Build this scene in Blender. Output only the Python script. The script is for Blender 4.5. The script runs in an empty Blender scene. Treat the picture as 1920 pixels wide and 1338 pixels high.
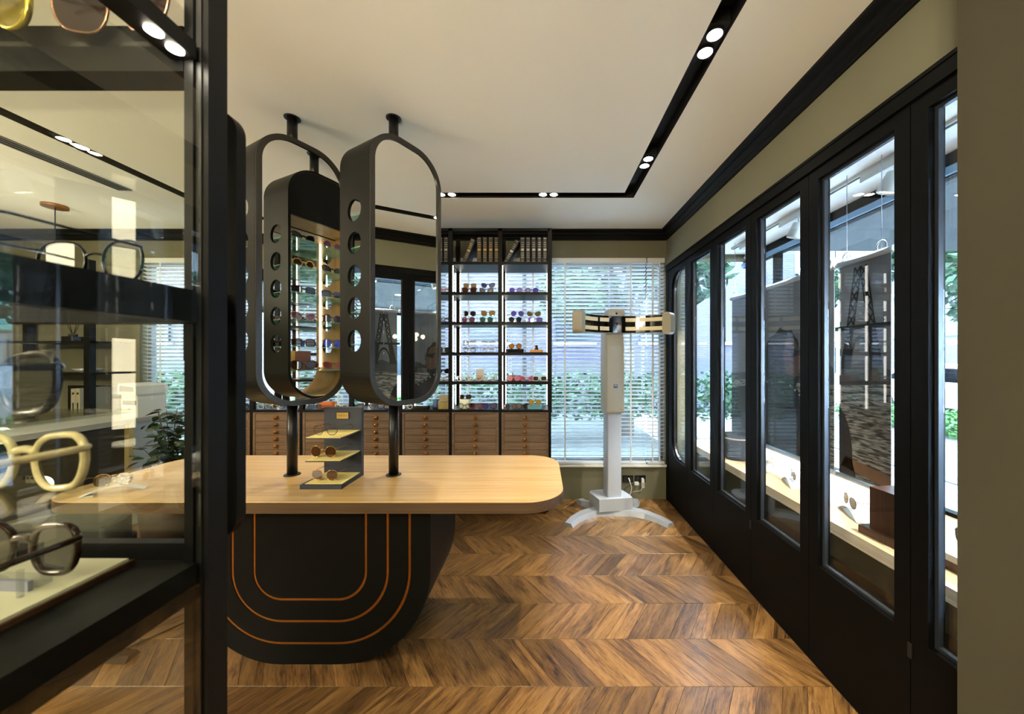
import bpy, math, random
from mathutils import Vector, Matrix
R = math.radians
random.seed(7)
scene = bpy.context.scene
col = scene.collection

# ------------------------------------------------------------------ camera, world, exposure
FPX, PX, PY, CH = 675.0, 1014.5, 673.0, 1.4          # focal length and principal point in px of 1920x1338
cam = bpy.data.cameras.new('camera')
cam.sensor_width = 36.0
cam.lens = 36.0 * FPX / 1920
cam.shift_x = (960 - PX) / 1920
cam.shift_y = (PY - 669) / 1920
cam.clip_start = 0.02
cam.clip_end = 200
cam.dof.use_dof = True
cam.dof.focus_distance = 2.4
cam.dof.aperture_fstop = 5.0
camo = bpy.data.objects.new('camera', cam)
camo.location = (0, 0, CH)
camo.rotation_euler = (R(90), 0, 0)
col.objects.link(camo)
scene.camera = camo

world = bpy.data.worlds.new('world')
scene.world = world
world.use_nodes = True
bg = world.node_tree.nodes['Background']
bg.inputs['Color'].default_value = (0.62, 0.80, 1.0, 1)
bg.inputs['Strength'].default_value = 27.0

vs = scene.view_settings
vs.view_transform = 'Standard'
vs.look = 'None'
vs.gamma = 1.0
vs.use_curve_mapping = False
vs.exposure = 0.6
WARM = (1.0, 0.85, 0.61)
SPOT_W = 28.0
ADDED_GLOBE_E = 230.0
LED_E = 8.0

# ------------------------------------------------------------------ materials
def sr(r, g, b):
    f = lambda c: (c / 12.92 if c <= 0.04045 else ((c + 0.055) / 1.055) ** 2.4)
    return (f(r / 255), f(g / 255), f(b / 255))

MATS = {}
def new_mat(name):
    m = bpy.data.materials.new(name)
    m.use_nodes = True
    nt = m.node_tree
    for n in list(nt.nodes):
        nt.nodes.remove(n)
    out = nt.nodes.new('ShaderNodeOutputMaterial')
    MATS[name] = m
    return m, nt, out

def pm(name, c, rough=0.5, metal=0.0, var=0.08, scale=30.0, bump=0.0, stretch=(1, 1, 1), coat=0.0, emit=None, estr=0.0, spec=0.5):
    """painted / plastic / metal surface with a faint procedural variation"""
    if name in MATS:
        return MATS[name]
    m, nt, out = new_mat(name)
    N = nt.nodes.new
    b = N('ShaderNodeBsdfPrincipled')
    tc = N('ShaderNodeTexCoord'); mp = N('ShaderNodeMapping'); mp.inputs['Scale'].default_value = stretch
    no = N('ShaderNodeTexNoise'); no.inputs['Scale'].default_value = scale; no.inputs['Detail'].default_value = 3
    mx = N('ShaderNodeMix'); mx.data_type = 'RGBA'
    mx.inputs['A'].default_value = (*[x * (1 - var) for x in c], 1)
    mx.inputs['B'].default_value = (*[min(1, x * (1 + var)) for x in c], 1)
    L = nt.links.new
    L(tc.outputs['Object'], mp.inputs['Vector']); L(mp.outputs['Vector'], no.inputs['Vector'])
    L(no.outputs['Fac'], mx.inputs['Factor']); L(mx.outputs['Result'], b.inputs['Base Color'])
    b.inputs['Roughness'].default_value = rough
    b.inputs['Metallic'].default_value = metal
    b.inputs['Specular IOR Level'].default_value = spec
    b.inputs['Coat Weight'].default_value = coat
    if bump:
        bp = N('ShaderNodeBump'); bp.inputs['Strength'].default_value = bump; bp.inputs['Distance'].default_value = 0.01
        L(no.outputs['Fac'], bp.inputs['Height']); L(bp.outputs['Normal'], b.inputs['Normal'])
    if emit:
        b.inputs['Emission Color'].default_value = (*emit, 1)
        b.inputs['Emission Strength'].default_value = estr
    L(b.outputs['BSDF'], out.inputs['Surface'])
    return m

def wood(name, stops, uv=False, rnd=None, long=1.2, across=14.0, rough=0.42, axis=0, tint=0.0, bump=0.15, coat=0.0):
    """wood grain along one axis; rnd: None, 'object' or 'island' for a tone of its own per board"""
    m, nt, out = new_mat(name)
    N = nt.nodes.new; L = nt.links.new
    b = N('ShaderNodeBsdfPrincipled')
    tc = N('ShaderNodeTexCoord'); mp = N('ShaderNodeMapping')
    sc = [across, across, across]; sc[axis] = long
    mp.inputs['Scale'].default_value = sc
    L(tc.outputs['UV' if uv else 'Object'], mp.inputs['Vector'])
    rv = None
    if rnd == 'object':
        oi = N('ShaderNodeObjectInfo'); rv = oi.outputs['Random']
    elif rnd == 'island':
        ge = N('ShaderNodeNewGeometry'); rv = ge.outputs['Random Per Island']
    vec = mp.outputs['Vector']
    if rv:
        ml = N('ShaderNodeMath'); ml.operation = 'MULTIPLY'; ml.inputs[1].default_value = 61.0; L(rv, ml.inputs[0])
        ad = N('ShaderNodeVectorMath'); ad.operation = 'ADD'; L(vec, ad.inputs[0]); L(ml.outputs[0], ad.inputs[1]); vec = ad.outputs[0]
    n1 = N('ShaderNodeTexNoise'); n1.inputs['Scale'].default_value = 1.0; n1.inputs['Detail'].default_value = 6; n1.inputs['Roughness'].default_value = 0.62; n1.inputs['Distortion'].default_value = 1.2
    n2 = N('ShaderNodeTexNoise'); n2.inputs['Scale'].default_value = 7.0; n2.inputs['Detail'].default_value = 4; n2.inputs['Roughness'].default_value = 0.7
    L(vec, n1.inputs['Vector']); L(vec, n2.inputs['Vector'])
    mixf = N('ShaderNodeMath'); mixf.operation = 'MULTIPLY_ADD'; mixf.inputs[1].default_value = 0.40
    L(n2.outputs['Fac'], mixf.inputs[0])
    m3 = N('ShaderNodeMath'); m3.operation = 'MULTIPLY'; m3.inputs[1].default_value = 0.60; L(n1.outputs['Fac'], m3.inputs[0]); L(m3.outputs[0], mixf.inputs[2])
    cr = N('ShaderNodeValToRGB')
    el = cr.color_ramp.elements
    while len(el) < len(stops):
        el.new(0.5)
    for e, (p, c) in zip(el, stops):
        e.position = p; e.color = (*c, 1)
    L(mixf.outputs[0], cr.inputs['Fac'])
    colr = cr.outputs['Color']
    if rv and tint:
        hs = N('ShaderNodeHueSaturation'); mr = N('ShaderNodeMapRange')
        mr.inputs['To Min'].default_value = 1 - tint; mr.inputs['To Max'].default_value = 1 + tint
        L(rv, mr.inputs['Value']); L(mr.outputs['Result'], hs.inputs['Value'])
        L(colr, hs.inputs['Color']); colr = hs.outputs['Color']
    L(colr, b.inputs['Base Color'])
    b.inputs['Roughness'].default_value = rough
    b.inputs['Coat Weight'].default_value = coat
    b.inputs['Coat Roughness'].default_value = 0.25
    bp = N('ShaderNodeBump'); bp.inputs['Strength'].default_value = bump; bp.inputs['Distance'].default_value = 0.004
    L(mixf.outputs[0], bp.inputs['Height']); L(bp.outputs['Normal'], b.inputs['Normal'])
    L(b.outputs['BSDF'], out.inputs['Surface'])
    return m

def glass(name, tint=(1, 1, 1), ior=1.45, extra=0.0, body=None, alpha=0.0, rough=0.0):
    """thin pane: clear or tinted transparency plus a Fresnel mirror; body/alpha adds a diffuse film"""
    if name in MATS:
        return MATS[name]
    m, nt, out = new_mat(name)
    N = nt.nodes.new; L = nt.links.new
    tr = N('ShaderNodeBsdfTransparent'); tr.inputs['Color'].default_value = (*tint, 1)
    gl = N('ShaderNodeBsdfGlossy'); gl.inputs['Roughness'].default_value = rough
    lw_ = N('ShaderNodeLayerWeight'); lw_.inputs['Blend'].default_value = 0.5          # Facing = 1 - |cos|: Schlick's Fresnel, same from both sides
    pw5 = N('ShaderNodeMath'); pw5.operation = 'POWER'; pw5.inputs[1].default_value = 5.0; L(lw_.outputs['Facing'], pw5.inputs[0])
    f0 = ((ior - 1) / (ior + 1)) ** 2
    fr = N('ShaderNodeMath'); fr.operation = 'MULTIPLY_ADD'; fr.inputs[1].default_value = 1 - f0; fr.inputs[2].default_value = f0; L(pw5.outputs[0], fr.inputs[0])
    base = tr.outputs[0]
    if body:
        df = N('ShaderNodeBsdfDiffuse'); df.inputs['Color'].default_value = (*body, 1)
        no = N('ShaderNodeTexNoise'); no.inputs['Scale'].default_value = 12
        mr = N('ShaderNodeMapRange'); mr.inputs['To Min'].default_value = alpha * 0.9; mr.inputs['To Max'].default_value = min(1, alpha * 1.1)
        L(no.outputs['Fac'], mr.inputs['Value'])
        m1 = N('ShaderNodeMixShader'); L(mr.outputs[0], m1.inputs[0]); L(base, m1.inputs[1]); L(df.outputs[0], m1.inputs[2]); base = m1.outputs[0]
    fac = fr.outputs[0]
    if extra:
        a = N('ShaderNodeMath'); a.operation = 'ADD'; a.inputs[1].default_value = extra; L(fac, a.inputs[0]); fac = a.outputs[0]
    mx = N('ShaderNodeMixShader'); L(fac, mx.inputs[0]); L(base, mx.inputs[1]); L(gl.outputs[0], mx.inputs[2])
    L(mx.outputs[0], out.inputs['Surface'])
    return m

def emis(name, c, strength):
    if name in MATS:
        return MATS[name]
    m, nt, out = new_mat(name)
    e = nt.nodes.new('ShaderNodeEmission')
    e.inputs['Color'].default_value = (*c, 1); e.inputs['Strength'].default_value = strength
    nt.links.new(e.outputs[0], out.inputs['Surface'])
    return m

M = {}
M['ceil'] = pm('ceiling_paint', (0.90, 0.90, 0.82), 0.9, var=0.02, scale=3)
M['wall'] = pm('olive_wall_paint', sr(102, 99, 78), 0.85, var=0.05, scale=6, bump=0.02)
M['black'] = pm('black_lacquer', sr(9, 9, 9), 0.45, var=0.15, scale=20, spec=0.15)
M['door'] = pm('black_door_lacquer', sr(7, 7, 7), 0.5, var=0.12, scale=12, spec=0.08)
M['bead'] = pm('door_glazing_bead', sr(52, 58, 66), 0.25, metal=0.4, var=0.1)
M['case_black'] = pm('case_black_steel', sr(9, 9, 10), 0.5, var=0.15, spec=0.2)
M['steel_black'] = pm('black_powder_coat', sr(20, 20, 20), 0.35, metal=0.3, var=0.1)
M['track'] = pm('track_black', sr(8, 8, 8), 0.6, var=0.1)
M['pod'] = pm('pod_dark_grey', sr(13, 13, 12), 0.42, var=0.1, scale=18, spec=0.18)
M['rim'] = pm('pod_bronze_rim', sr(60, 57, 52), 0.34, metal=0.5, var=0.15, scale=40)
M['mirror'] = pm('mirror_silver', (0.86, 0.87, 0.83), 0.004, metal=1.0, var=0.005)
M['base'] = pm('table_base_charcoal', sr(8, 10, 10), 0.45, var=0.12, scale=15, spec=0.15)
M['brass'] = pm('brass_inlay', sr(176, 112, 42), 0.3, metal=0.85, var=0.15, scale=40)
M['bronze'] = pm('bronze_knob', sr(158, 100, 40), 0.34, metal=0.9, var=0.2, scale=50)
M['white'] = pm('white_plastic', sr(206, 206, 202), 0.38, var=0.03)
M['cream'] = pm('cream_plastic', sr(154, 147, 127), 0.4, var=0.04)
M['silver'] = pm('silver_paint', sr(166, 172, 182), 0.3, metal=0.35, var=0.05)
M['gloss_black'] = pm('gloss_black', sr(10, 10, 11), 0.08, var=0.1)
M['slat'] = pm('blind_slat_white', sr(206, 210, 214), 0.45, var=0.03, scale=10)
M['slate'] = pm('stand_slate_blue', sr(44, 50, 64), 0.55, var=0.08)
M['kraft'] = pm('stand_yellow_felt', sr(226, 208, 134), 0.8, var=0.06, scale=80)
M['gold'] = pm('gold_metal', sr(214, 172, 92), 0.25, metal=0.9, var=0.1)
M['led'] = emis('led_warm', (1.0, 0.86, 0.62), LED_E)
M['led_cool'] = emis('led_neutral', (1.0, 0.95, 0.84), LED_E)
M['spot'] = emis('spot_lens', (1.0, 0.90, 0.70), 60.0)
M['globe_soft'] = emis('globe_soft_glow', (1.0, 0.88, 0.64), 14.0)
M['globe'] = emis('added_globe_glow', (1.0, 0.88, 0.64), ADDED_GLOBE_E)  # globes of the two chandeliers added to brighten the ceiling
M['pane'] = glass('window_glass', (0.97, 0.99, 0.99), 1.5)
M['door_pane'] = glass('door_glass', (0.90, 0.93, 0.95), 1.52, extra=0.008)
M['case_pane'] = glass('display_glass', (0.96, 0.97, 0.94), 1.45, extra=0.015)
M['shelf_glass'] = glass('green_edge_glass', (0.80, 0.93, 0.88), 1.5, body=(0.45, 0.85, 0.72), alpha=0.18)
M['acrylic'] = glass('clear_acrylic', (0.95, 0.97, 0.97), 1.45, body=(0.8, 0.85, 0.85), alpha=0.08)
M['clear_lens'] = glass('clear_lens', (0.95, 0.96, 0.95), 1.5, extra=0.03)
M['oak'] = wood('oak_table', [(0.30, sr(138, 102, 58)), (0.44, sr(174, 141, 90)), (0.58, sr(190, 160, 108)), (0.72, sr(206, 180, 130))], long=0.7, across=34, rough=0.36, bump=0.06)
M['oak_edge_shaded'] = wood('oak_table_edge_shaded', [(0.3, sr(58, 43, 29)), (0.5, sr(80, 61, 42)), (0.7, sr(98, 76, 54))], long=0.7, across=60, rough=0.45, bump=0.08)  # edge oak darkened: shade on the table's front put into the colour
M['ash'] = wood('display_shelf_ash', [(0.3, sr(170, 140, 104)), (0.5, sr(206, 178, 138)), (0.7, sr(226, 202, 166))], long=0.7, across=30, rough=0.4, axis=1, bump=0.05)
M['walnut'] = wood('walnut_drawer', [(0.3, sr(70, 50, 34)), (0.5, sr(100, 76, 52)), (0.7, sr(124, 96, 68))], rnd='object', long=1.2, across=28, rough=0.5, tint=0.08, bump=0.05)
M['pod_wood'] = wood('pod_oak_lining', [(0.3, sr(138, 100, 58)), (0.5, sr(176, 134, 82)), (0.7, sr(196, 156, 104))], long=1.0, across=24, rough=0.5, axis=2, bump=0.05)
M['dark_wood'] = wood('dark_walnut_block', [(0.3, sr(40, 24, 15)), (0.5, sr(70, 44, 28)), (0.7, sr(94, 62, 40))], long=1.0, across=20, rough=0.4, axis=2)
FST = [(0.36, sr(36, 24, 14)), (0.42, sr(76, 53, 30)), (0.50, sr(110, 80, 45)), (0.58, sr(127, 95, 55)), (0.70, sr(148, 115, 72))]
M['plank'] = wood('floor_oak_plank', FST, uv=True, rnd='object', long=2.6, across=20, rough=0.32, tint=0.34, bump=0.12, coat=0.25)
M['plank_far'] = wood('floor_oak_plank_rest', FST, uv=True, rnd='island', long=2.6, across=20, rough=0.32, tint=0.34, bump=0.12, coat=0.25)

# ------------------------------------------------------------------ mesh helpers
class MB:
    def __init__(s):
        s.v = []; s.f = []; s.mi = []; s.sm = []; s.uv = {}
    def add(s, vs, fs, mi=0, smooth=False):
        o = len(s.v)
        s.v += [tuple(p) for p in vs]
        for f in fs:
            s.f.append([i + o for i in f]); s.mi.append(mi); s.sm.append(smooth)
        return s
    def box(s, x0, x1, y0, y1, z0, z1, mi=0):
        x0, x1 = sorted((x0, x1)); y0, y1 = sorted((y0, y1)); z0, z1 = sorted((z0, z1))
        return s.add([(x0, y0, z0), (x1, y0, z0), (x1, y1, z0), (x0, y1, z0), (x0, y0, z1), (x1, y0, z1), (x1, y1, z1), (x0, y1, z1)],
                     [(0, 3, 2, 1), (4, 5, 6, 7), (0, 1, 5, 4), (1, 2, 6, 5), (2, 3, 7, 6), (3, 0, 4, 7)], mi)
    def prism(s, poly, a, b, axis='z', mi=0, smooth=False, side_mi=None):
        """poly 2d (counter-clockwise seen from +axis for z); axis: z -> (x,y), y -> (x,z), x -> (y,z)"""
        def p3(p, t):
            return {'z': (p[0], p[1], t), 'y': (p[0], t, p[1]), 'x': (t, p[0], p[1])}[axis]
        n = len(poly)
        s.add([p3(p, a) for p in poly], [list(range(n))[::-1]], mi)
        s.add([p3(p, b) for p in poly], [list(range(n))], mi)
        vs = [p3(p, a) for p in poly] + [p3(p, b) for p in poly]
        s.add(vs, [(i, (i + 1) % n, n + (i + 1) % n, n + i) for i in range(n)], mi if side_mi is None else side_mi, smooth)
        return s
    def ring(s, outer, inner, a, b, axis='z', mi=0, skip=(), smooth=True, in_mi=None):
        """prism with a hole; outer and inner have the same point count"""
        def p3(p, t):
            return {'z': (p[0], p[1], t), 'y': (p[0], t, p[1]), 'x': (t, p[0], p[1])}[axis]
        n = len(outer)
        vs = [p3(p, a) for p in outer] + [p3(p, b) for p in outer] + [p3(p, a) for p in inner] + [p3(p, b) for p in inner]
        for i in range(n):
            if i in skip:
                continue
            j = (i + 1) % n
            q = [vs[i], vs[j], vs[n + j], vs[n + i]]; s.add(q, [(0, 1, 2, 3)], mi, smooth)
            q = [vs[2 * n + i], vs[2 * n + j], vs[3 * n + j], vs[3 * n + i]]; s.add(q, [(3, 2, 1, 0)], mi if in_mi is None else in_mi, smooth)
            q = [vs[i], vs[j], vs[2 * n + j], vs[2 * n + i]]; s.add(q, [(3, 2, 1, 0)], mi)
            q = [vs[n + i], vs[n + j], vs[3 * n + j], vs[3 * n + i]]; s.add(q, [(0, 1, 2, 3)], mi)
        return s
    def tube(s, path, r, n=8, closed=False, mi=0, squash=None, caps=True):
        pts = [Vector(p) for p in path]
        m = len(pts)
        rs = r if isinstance(r, (list, tuple)) else [r] * m
        o = len(s.v)
        up = None
        for i in range(m):
            if closed:
                t = (pts[(i + 1) % m] - pts[i - 1])
            else:
                t = pts[min(i + 1, m - 1)] - pts[max(i - 1, 0)]
            t.normalize()
            if up is None:
                up = Vector((0, 0, 1)) if abs(t.z) < 0.9 else Vector((0, 1, 0))
                if squash:
                    up = Vector(squash)
            a = t.cross(up)
            if a.length < 1e-6:
                a = t.orthogonal()
            a.normalize(); u = a.cross(t).normalized()
            if not squash:
                up = u
            for k in range(n):
                w = 2 * math.pi * k / n + math.pi / n
                s.v.append(tuple(pts[i] + a * (rs[i] * math.cos(w)) + u * (rs[i] * math.sin(w))))
        for i in range(m if closed else m - 1):
            j = (i + 1) % m
            for k in range(n):
                l = (k + 1) % n
                s.f.append([o + i * n + k, o + i * n + l, o + j * n + l, o + j * n + k]); s.mi.append(mi); s.sm.append(True)
        if not closed and caps:
            s.f.append([o + k for k in range(n)][::-1]); s.mi.append(mi); s.sm.append(False)
            s.f.append([o + (m - 1) * n + k for k in range(n)]); s.mi.append(mi); s.sm.append(False)
        return s
    def lathe(s, prof, n=20, mi=0, cx=0, cy=0):
        o = len(s.v); m = len(prof)
        for r, z in prof:
            for k in range(n):
                w = 2 * math.pi * k / n
                s.v.append((cx + r * math.cos(w), cy + r * math.sin(w), z))
        for i in range(m - 1):
            for k in range(n):
                l = (k + 1) % n
                s.f.append([o + i * n + k, o + i * n + l, o + (i + 1) * n + l, o + (i + 1) * n + k]); s.mi.append(mi); s.sm.append(True)
        s.f.append([o + k for k in range(n)][::-1]); s.mi.append(mi); s.sm.append(False)
        s.f.append([o + (m - 1) * n + k for k in range(n)]); s.mi.append(mi); s.sm.append(False)
        return s
    def mesh(s, name):
        me = bpy.data.meshes.new(name)
        me.from_pydata(s.v, [], s.f)
        me.polygons.foreach_set('material_index', s.mi)
        me.polygons.foreach_set('use_smooth', s.sm)
        me.update()
        return me

def link(name, me, mat, parent=None, loc=None, rz=None):
    o = bpy.data.objects.new(name, me)
    col.objects.link(o)
    mats = mat if isinstance(mat, (list, tuple)) else [mat]
    if len(me.materials) == 0:
        for m in mats:
            me.materials.append(m)
    if parent:
        o.parent = parent
    if loc is not None:
        o.location = loc
    if rz is not None:
        o.rotation_euler = (0, 0, rz)
    return o

def P(name, mb, mat, parent, label=None):
    o = link(name, mb.mesh(name), mat, parent)
    if label:
        o['label'] = label
    return o

def tag(o, label, cat, group=None):
    o['label'] = label; o['category'] = cat
    if group:
        o['group'] = group
    return o

def T(name, label, cat, loc=(0, 0, 0), rz=0, group=None):
    o = bpy.data.objects.new(name, None)
    o.empty_display_size = 0.05
    col.objects.link(o)
    o.location = loc; o.rotation_euler = (0, 0, rz)
    return tag(o, label, cat, group)

def S(name, mb, mat, label=None, parent=None):
    o = link(name, mb.mesh(name), mat, parent)
    if parent is None:
        o['kind'] = 'structure'
        if label:
            o['label'] = label
    return o

def copy_tree(o, parent=None):
    c = o.copy(); col.objects.link(c); c.parent = parent
    for ch in o.children:
        copy_tree(ch, c)
    return c

def rrect(x0, x1, z0, z1, r, n=10, rs=None):
    """rounded rectangle, counter-clockwise from the lower right corner; rs = radii (lr, ur, ul, ll)"""
    rs = rs or (r, r, r, r)
    out = []
    for (cx, cz, a0, rr) in ((x1 - rs[0], z0 + rs[0], -90, rs[0]), (x1 - rs[1], z1 - rs[1], 0, rs[1]), (x0 + rs[2], z1 - rs[2], 90, rs[2]), (x0 + rs[3], z0 + rs[3], 180, rs[3])):
        for k in range(n + 1):
            w = R(a0 + 90 * k / n)
            out.append((cx + rr * math.cos(w), cz + rr * math.sin(w)))
    return out

def at(px, py, Y):
    return Vector(((px - PX) * Y / FPX, Y, CH - (py - PY) * Y / FPX))

# ------------------------------------------------------------------ room numbers
XR, YB, CEIL = 1.256, 3.607, 2.6815
XL, YF = -5.6, -4.2
WT, WB = 2.4155, 0.347                 # window band on the back wall
OUT = 2.08                             # shop window plane of the display bay

# ------------------------------------------------------------------ floor: chevron planks
ROW, DX, PW, Y0 = 0.2626, 0.186, 0.105, 1.541
S('floor', MB().box(XL - 0.1, XR + 0.03, YF - 0.1, YB + 0.1, -0.06, -0.008), pm('floor_underlay', sr(40, 26, 16), 0.9), 'warm brown oak floor laid in chevron rows')
floor = bpy.data.objects['floor']
def clip(poly, ax, lim, keep_less=True):
    out = []
    for i in range(len(poly)):
        a, b = poly[i - 1], poly[i]
        ia = (a[ax] <= lim) == keep_less; ib = (b[ax] <= lim) == keep_less
        if ia != ib:
            t = (lim - a[ax]) / (b[ax] - a[ax])
            out.append((a[0] + t * (b[0] - a[0]), a[1] + t * (b[1] - a[1])))
        if ib:
            out.append(b)
    return out
def plank_poly(sgn, g=0.0007):
    # local origin: middle of the far edge start; slants to +x (sgn 1) or -x (sgn -1) towards the viewer
    return [(g, 0 - g), (DX * sgn + g, -ROW + g), (DX * sgn + PW - g, -ROW + g), (PW - g, -g)] if sgn > 0 else \
           [(g, -g), (DX * sgn + g, -ROW + g), (DX * sgn + PW - g, -ROW + g), (PW - g, -g)]
def plank_mesh(name, poly, sgn, mb=None, off=(0, 0), du=0.0):
    th = 0.008
    c = 0.0012
    cx = sum(p[0] for p in poly) / len(poly); cy = sum(p[1] for p in poly) / len(poly)
    top = [(p[0] + (cx - p[0]) * c / max(0.02, math.hypot(cx - p[0], cy - p[1])), p[1] + (cy - p[1]) * c / max(0.02, math.hypot(cx - p[0], cy - p[1]))) for p in poly]
    n = len(poly)
    ox, oy = off
    vs = [(p[0] + ox, p[1] + oy, -th) for p in poly] + [(p[0] + ox, p[1] + oy, -0.0009) for p in poly] + [(p[0] + ox, p[1] + oy, 0) for p in top]
    fs = [list(range(2 * n, 3 * n))] + [(i, (i + 1) % n, n + (i + 1) % n, n + i) for i in range(n)] + [(n + i, n + (i + 1) % n, 2 * n + (i + 1) % n, 2 * n + i) for i in range(n)]
    d = Vector((DX * sgn, -ROW)).normalized(); e = Vector((-d.y, d.x))
    if mb is not None:
        mb.add(vs, fs)
        mb.uvs += [((p[0] - ox) * d.x + (p[1] - oy) * d.y, (p[0] - ox) * e.x + (p[1] - oy) * e.y) for p in vs]
        return
    b = MB(); b.add(vs, fs); b.uvs = [(p[0] * d.x + p[1] * d.y, p[0] * e.x + p[1] * e.y) for p in vs]
    return finish_uv(b, name)
def finish_uv(b, name):
    me = b.mesh(name)
    ul = me.uv_layers.new(name='UVMap')
    for l in me.loops:
        ul.data[l.index].uv = b.uvs[l.vertex_index]
    return me
rest = MB(); rest.uvs = []
shared = {}
nplank = 0
k0 = int((YF - Y0) / ROW) - 1
for k in range(k0, 9):
    ytop = Y0 + ROW * (k + 1)                      # far edge of the row
    sgn = 1 if (k % 2 == 0) else -1               # row 1.541..1.804 (k = 0) slants right towards the viewer
    sh = random.random() * PW
    x = XL - 0.4 + sh * 0
    while x < XR + 0.3:
        poly = [(p[0] + x, p[1] + ytop) for p in plank_poly(sgn)]
        for (ax, lim, less) in ((0, XR - 0.002, True), (1, YB - 0.002, True), (0, XL, False), (1, YF, False)):
            poly = clip(poly, ax, lim, less)
            if len(poly) < 3:
                break
        if len(poly) >= 3:
            ymid = ytop - ROW / 2; xm = x + PW / 2 + DX * sgn / 2
            near = (ymid > 1.25 and xm > -1.25) or (1.25 < ymid < 2.2 and xm > -2.35)
            whole = len(poly) == 4 and abs(poly[0][0] - x) < 0.2 and all(p[0] < XR - 0.003 for p in poly) and all(p[1] < YB - 0.003 for p in poly)
            if near and nplank < 300:
                if whole:
                    if sgn not in shared:
                        shared[sgn] = plank_mesh('plank', plank_poly(sgn), sgn)
                    o = link('plank', shared[sgn], M['plank'], floor, (x, ytop, random.uniform(-0.0004, 0.0003)))
                else:
                    loc = [(p[0] - x, p[1] - ytop) for p in poly]
                    o = link('plank', plank_mesh('plank', loc, sgn), M['plank'], floor, (x, ytop, random.uniform(-0.0004, 0.0003)))
                nplank += 1
            else:
                loc = [(p[0] - x, p[1] - ytop) for p in poly]
                plank_mesh('', loc, sgn, rest, (x, ytop))
        x += PW
o = link('plank_field', finish_uv(rest, 'plank_field'), M['plank_far'], floor); o['kind'] = 'stuff'

# ------------------------------------------------------------------ ceiling with recessed track channel
TX0, TX1, TL0, TL1, TY0, TY1, TN0, TN1 = 0.6445, 0.7356, -2.84, -2.75, 2.7725, 2.8635, -3.09, -3.0
cz = CEIL + 0.12
mb = MB()
mb.box(TL1, TX0, TN1, TY0, CEIL, cz)                               # inside the loop
mb.box(TX1, XR + 0.1, YF, YB + 0.1, CEIL, cz); mb.box(XL, TL0, YF, YB + 0.1, CEIL, cz)
mb.box(TL0, TX1, TY1, YB + 0.1, CEIL, cz); mb.box(TL0, TX1, YF, TN0, CEIL, cz)
S('ceiling', mb, M['ceil'], 'cream painted ceiling with a recessed black light channel')
ceil = bpy.data.objects['ceiling']
mb = MB()
mb.box(TL0 - 0.002, TX1 + 0.002, TN0 - 0.002, TY1 + 0.002, CEIL + 0.075, CEIL + 0.085)
e = 0.0015
for (a, b_, c, d) in ((TX0, TX0 + e, TN1, TY0), (TX1 - e, TX1, TN0, TY1), (TL0, TL0 + e, TN0, TY1), (TL1 - e, TL1, TN1, TY0)):
    mb.box(a, b_, c, d, CEIL + 0.0005, CEIL + 0.075)
for (a, b_, c, d) in ((TL1, TX0, TY0, TY0 + e), (TL0, TX1, TY1 - e, TY1), (TL1, TX0, TN1 - e, TN1), (TL0, TX1, TN0, TN0 + e)):
    mb.box(a, b_, c, d, CEIL + 0.0005, CEIL + 0.075)
P('light_channel', mb, M['track'], ceil, 'black recessed track channel')
mb = MB().box(-3.20, -3.10, -2.6, 2.73, CEIL - 0.006, CEIL)
vent = P('linear_vent', mb, pm('vent_grey', sr(120, 122, 126), 0.5, metal=0.3), ceil, 'grey slotted air vent')
for k in range(3):
    P('slat', MB().box(-3.19 + 0.03 * k, -3.175 + 0.03 * k, -2.58, 2.71, CEIL - 0.010, CEIL - 0.006), pm('vent_slot', sr(60, 62, 66), 0.5), vent)

# ------------------------------------------------------------------ walls
mb = MB()
mb.box(XL, XR + 0.1, YB, YB + 0.14, -0.05, WB)
mb.box(XL, XR + 0.1, YB, YB + 0.14, WT, CEIL)
mb.box(XL, -4.02, YB, YB + 0.14, WB, WT); mb.box(1.245, XR + 0.1, YB, YB + 0.14, WB, WT)
S('wall_back', mb, M['wall'], 'olive beige back wall around the long window band')
S('wall_left', MB().box(XL - 0.12, XL, YF, YB + 0.14, -0.05, CEIL), M['wall'], 'olive beige side wall beyond the counter')
S('wall_front', MB().box(XL, XR + 0.1, YF - 0.12, YF, -0.05, CEIL), M['wall'], 'olive beige wall behind the viewer')
DOOR0 = 1.224 - 0.4655
mb = MB()
mb.box(XR, XR + 0.09, 0.757, YB, 2.327, CEIL); mb.box(XR, XR + 0.09, YF, 0.757, -0.05, CEIL)
S('wall_right', mb, M['wall'], 'olive beige wall band above the black folding doors')
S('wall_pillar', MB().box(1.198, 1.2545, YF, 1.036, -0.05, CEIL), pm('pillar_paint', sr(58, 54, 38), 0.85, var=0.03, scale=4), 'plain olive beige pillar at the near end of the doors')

# cornice: stepped black moulding on the right and back walls
prof = [(0, 0.095), (-0.069, 0.095), (-0.069, 0.082), (-0.060, 0.074), (-0.044, 0.066), (-0.044, 0.052), (-0.034, 0.040), (-0.022, 0.030), (-0.022, 0.018), (-0.012, 0.010), (-0.012, 0), (0, 0)]
zc = CEIL - 0.095
mb = MB(); mb.prism([(XR + p[0], zc + p[1]) for p in prof][::-1], 1.04, YB - 0.0, axis='y')
S('trim_1', mb, M['black'], 'black stepped cornice above the folding doors')
mb = MB(); mb.prism([(YB + p[0], zc + p[1]) for p in prof], XL, XR, axis='x')
S('trim_2', mb, M['black'], 'black stepped cornice above the back window')
mb = MB(); mb.prism([(XL - p[0], zc + p[1]) for p in prof], YF, YB - 0.07, axis='y')
S('trim_3', mb, M['black'], 'black stepped cornice on the far side wall')
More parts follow.
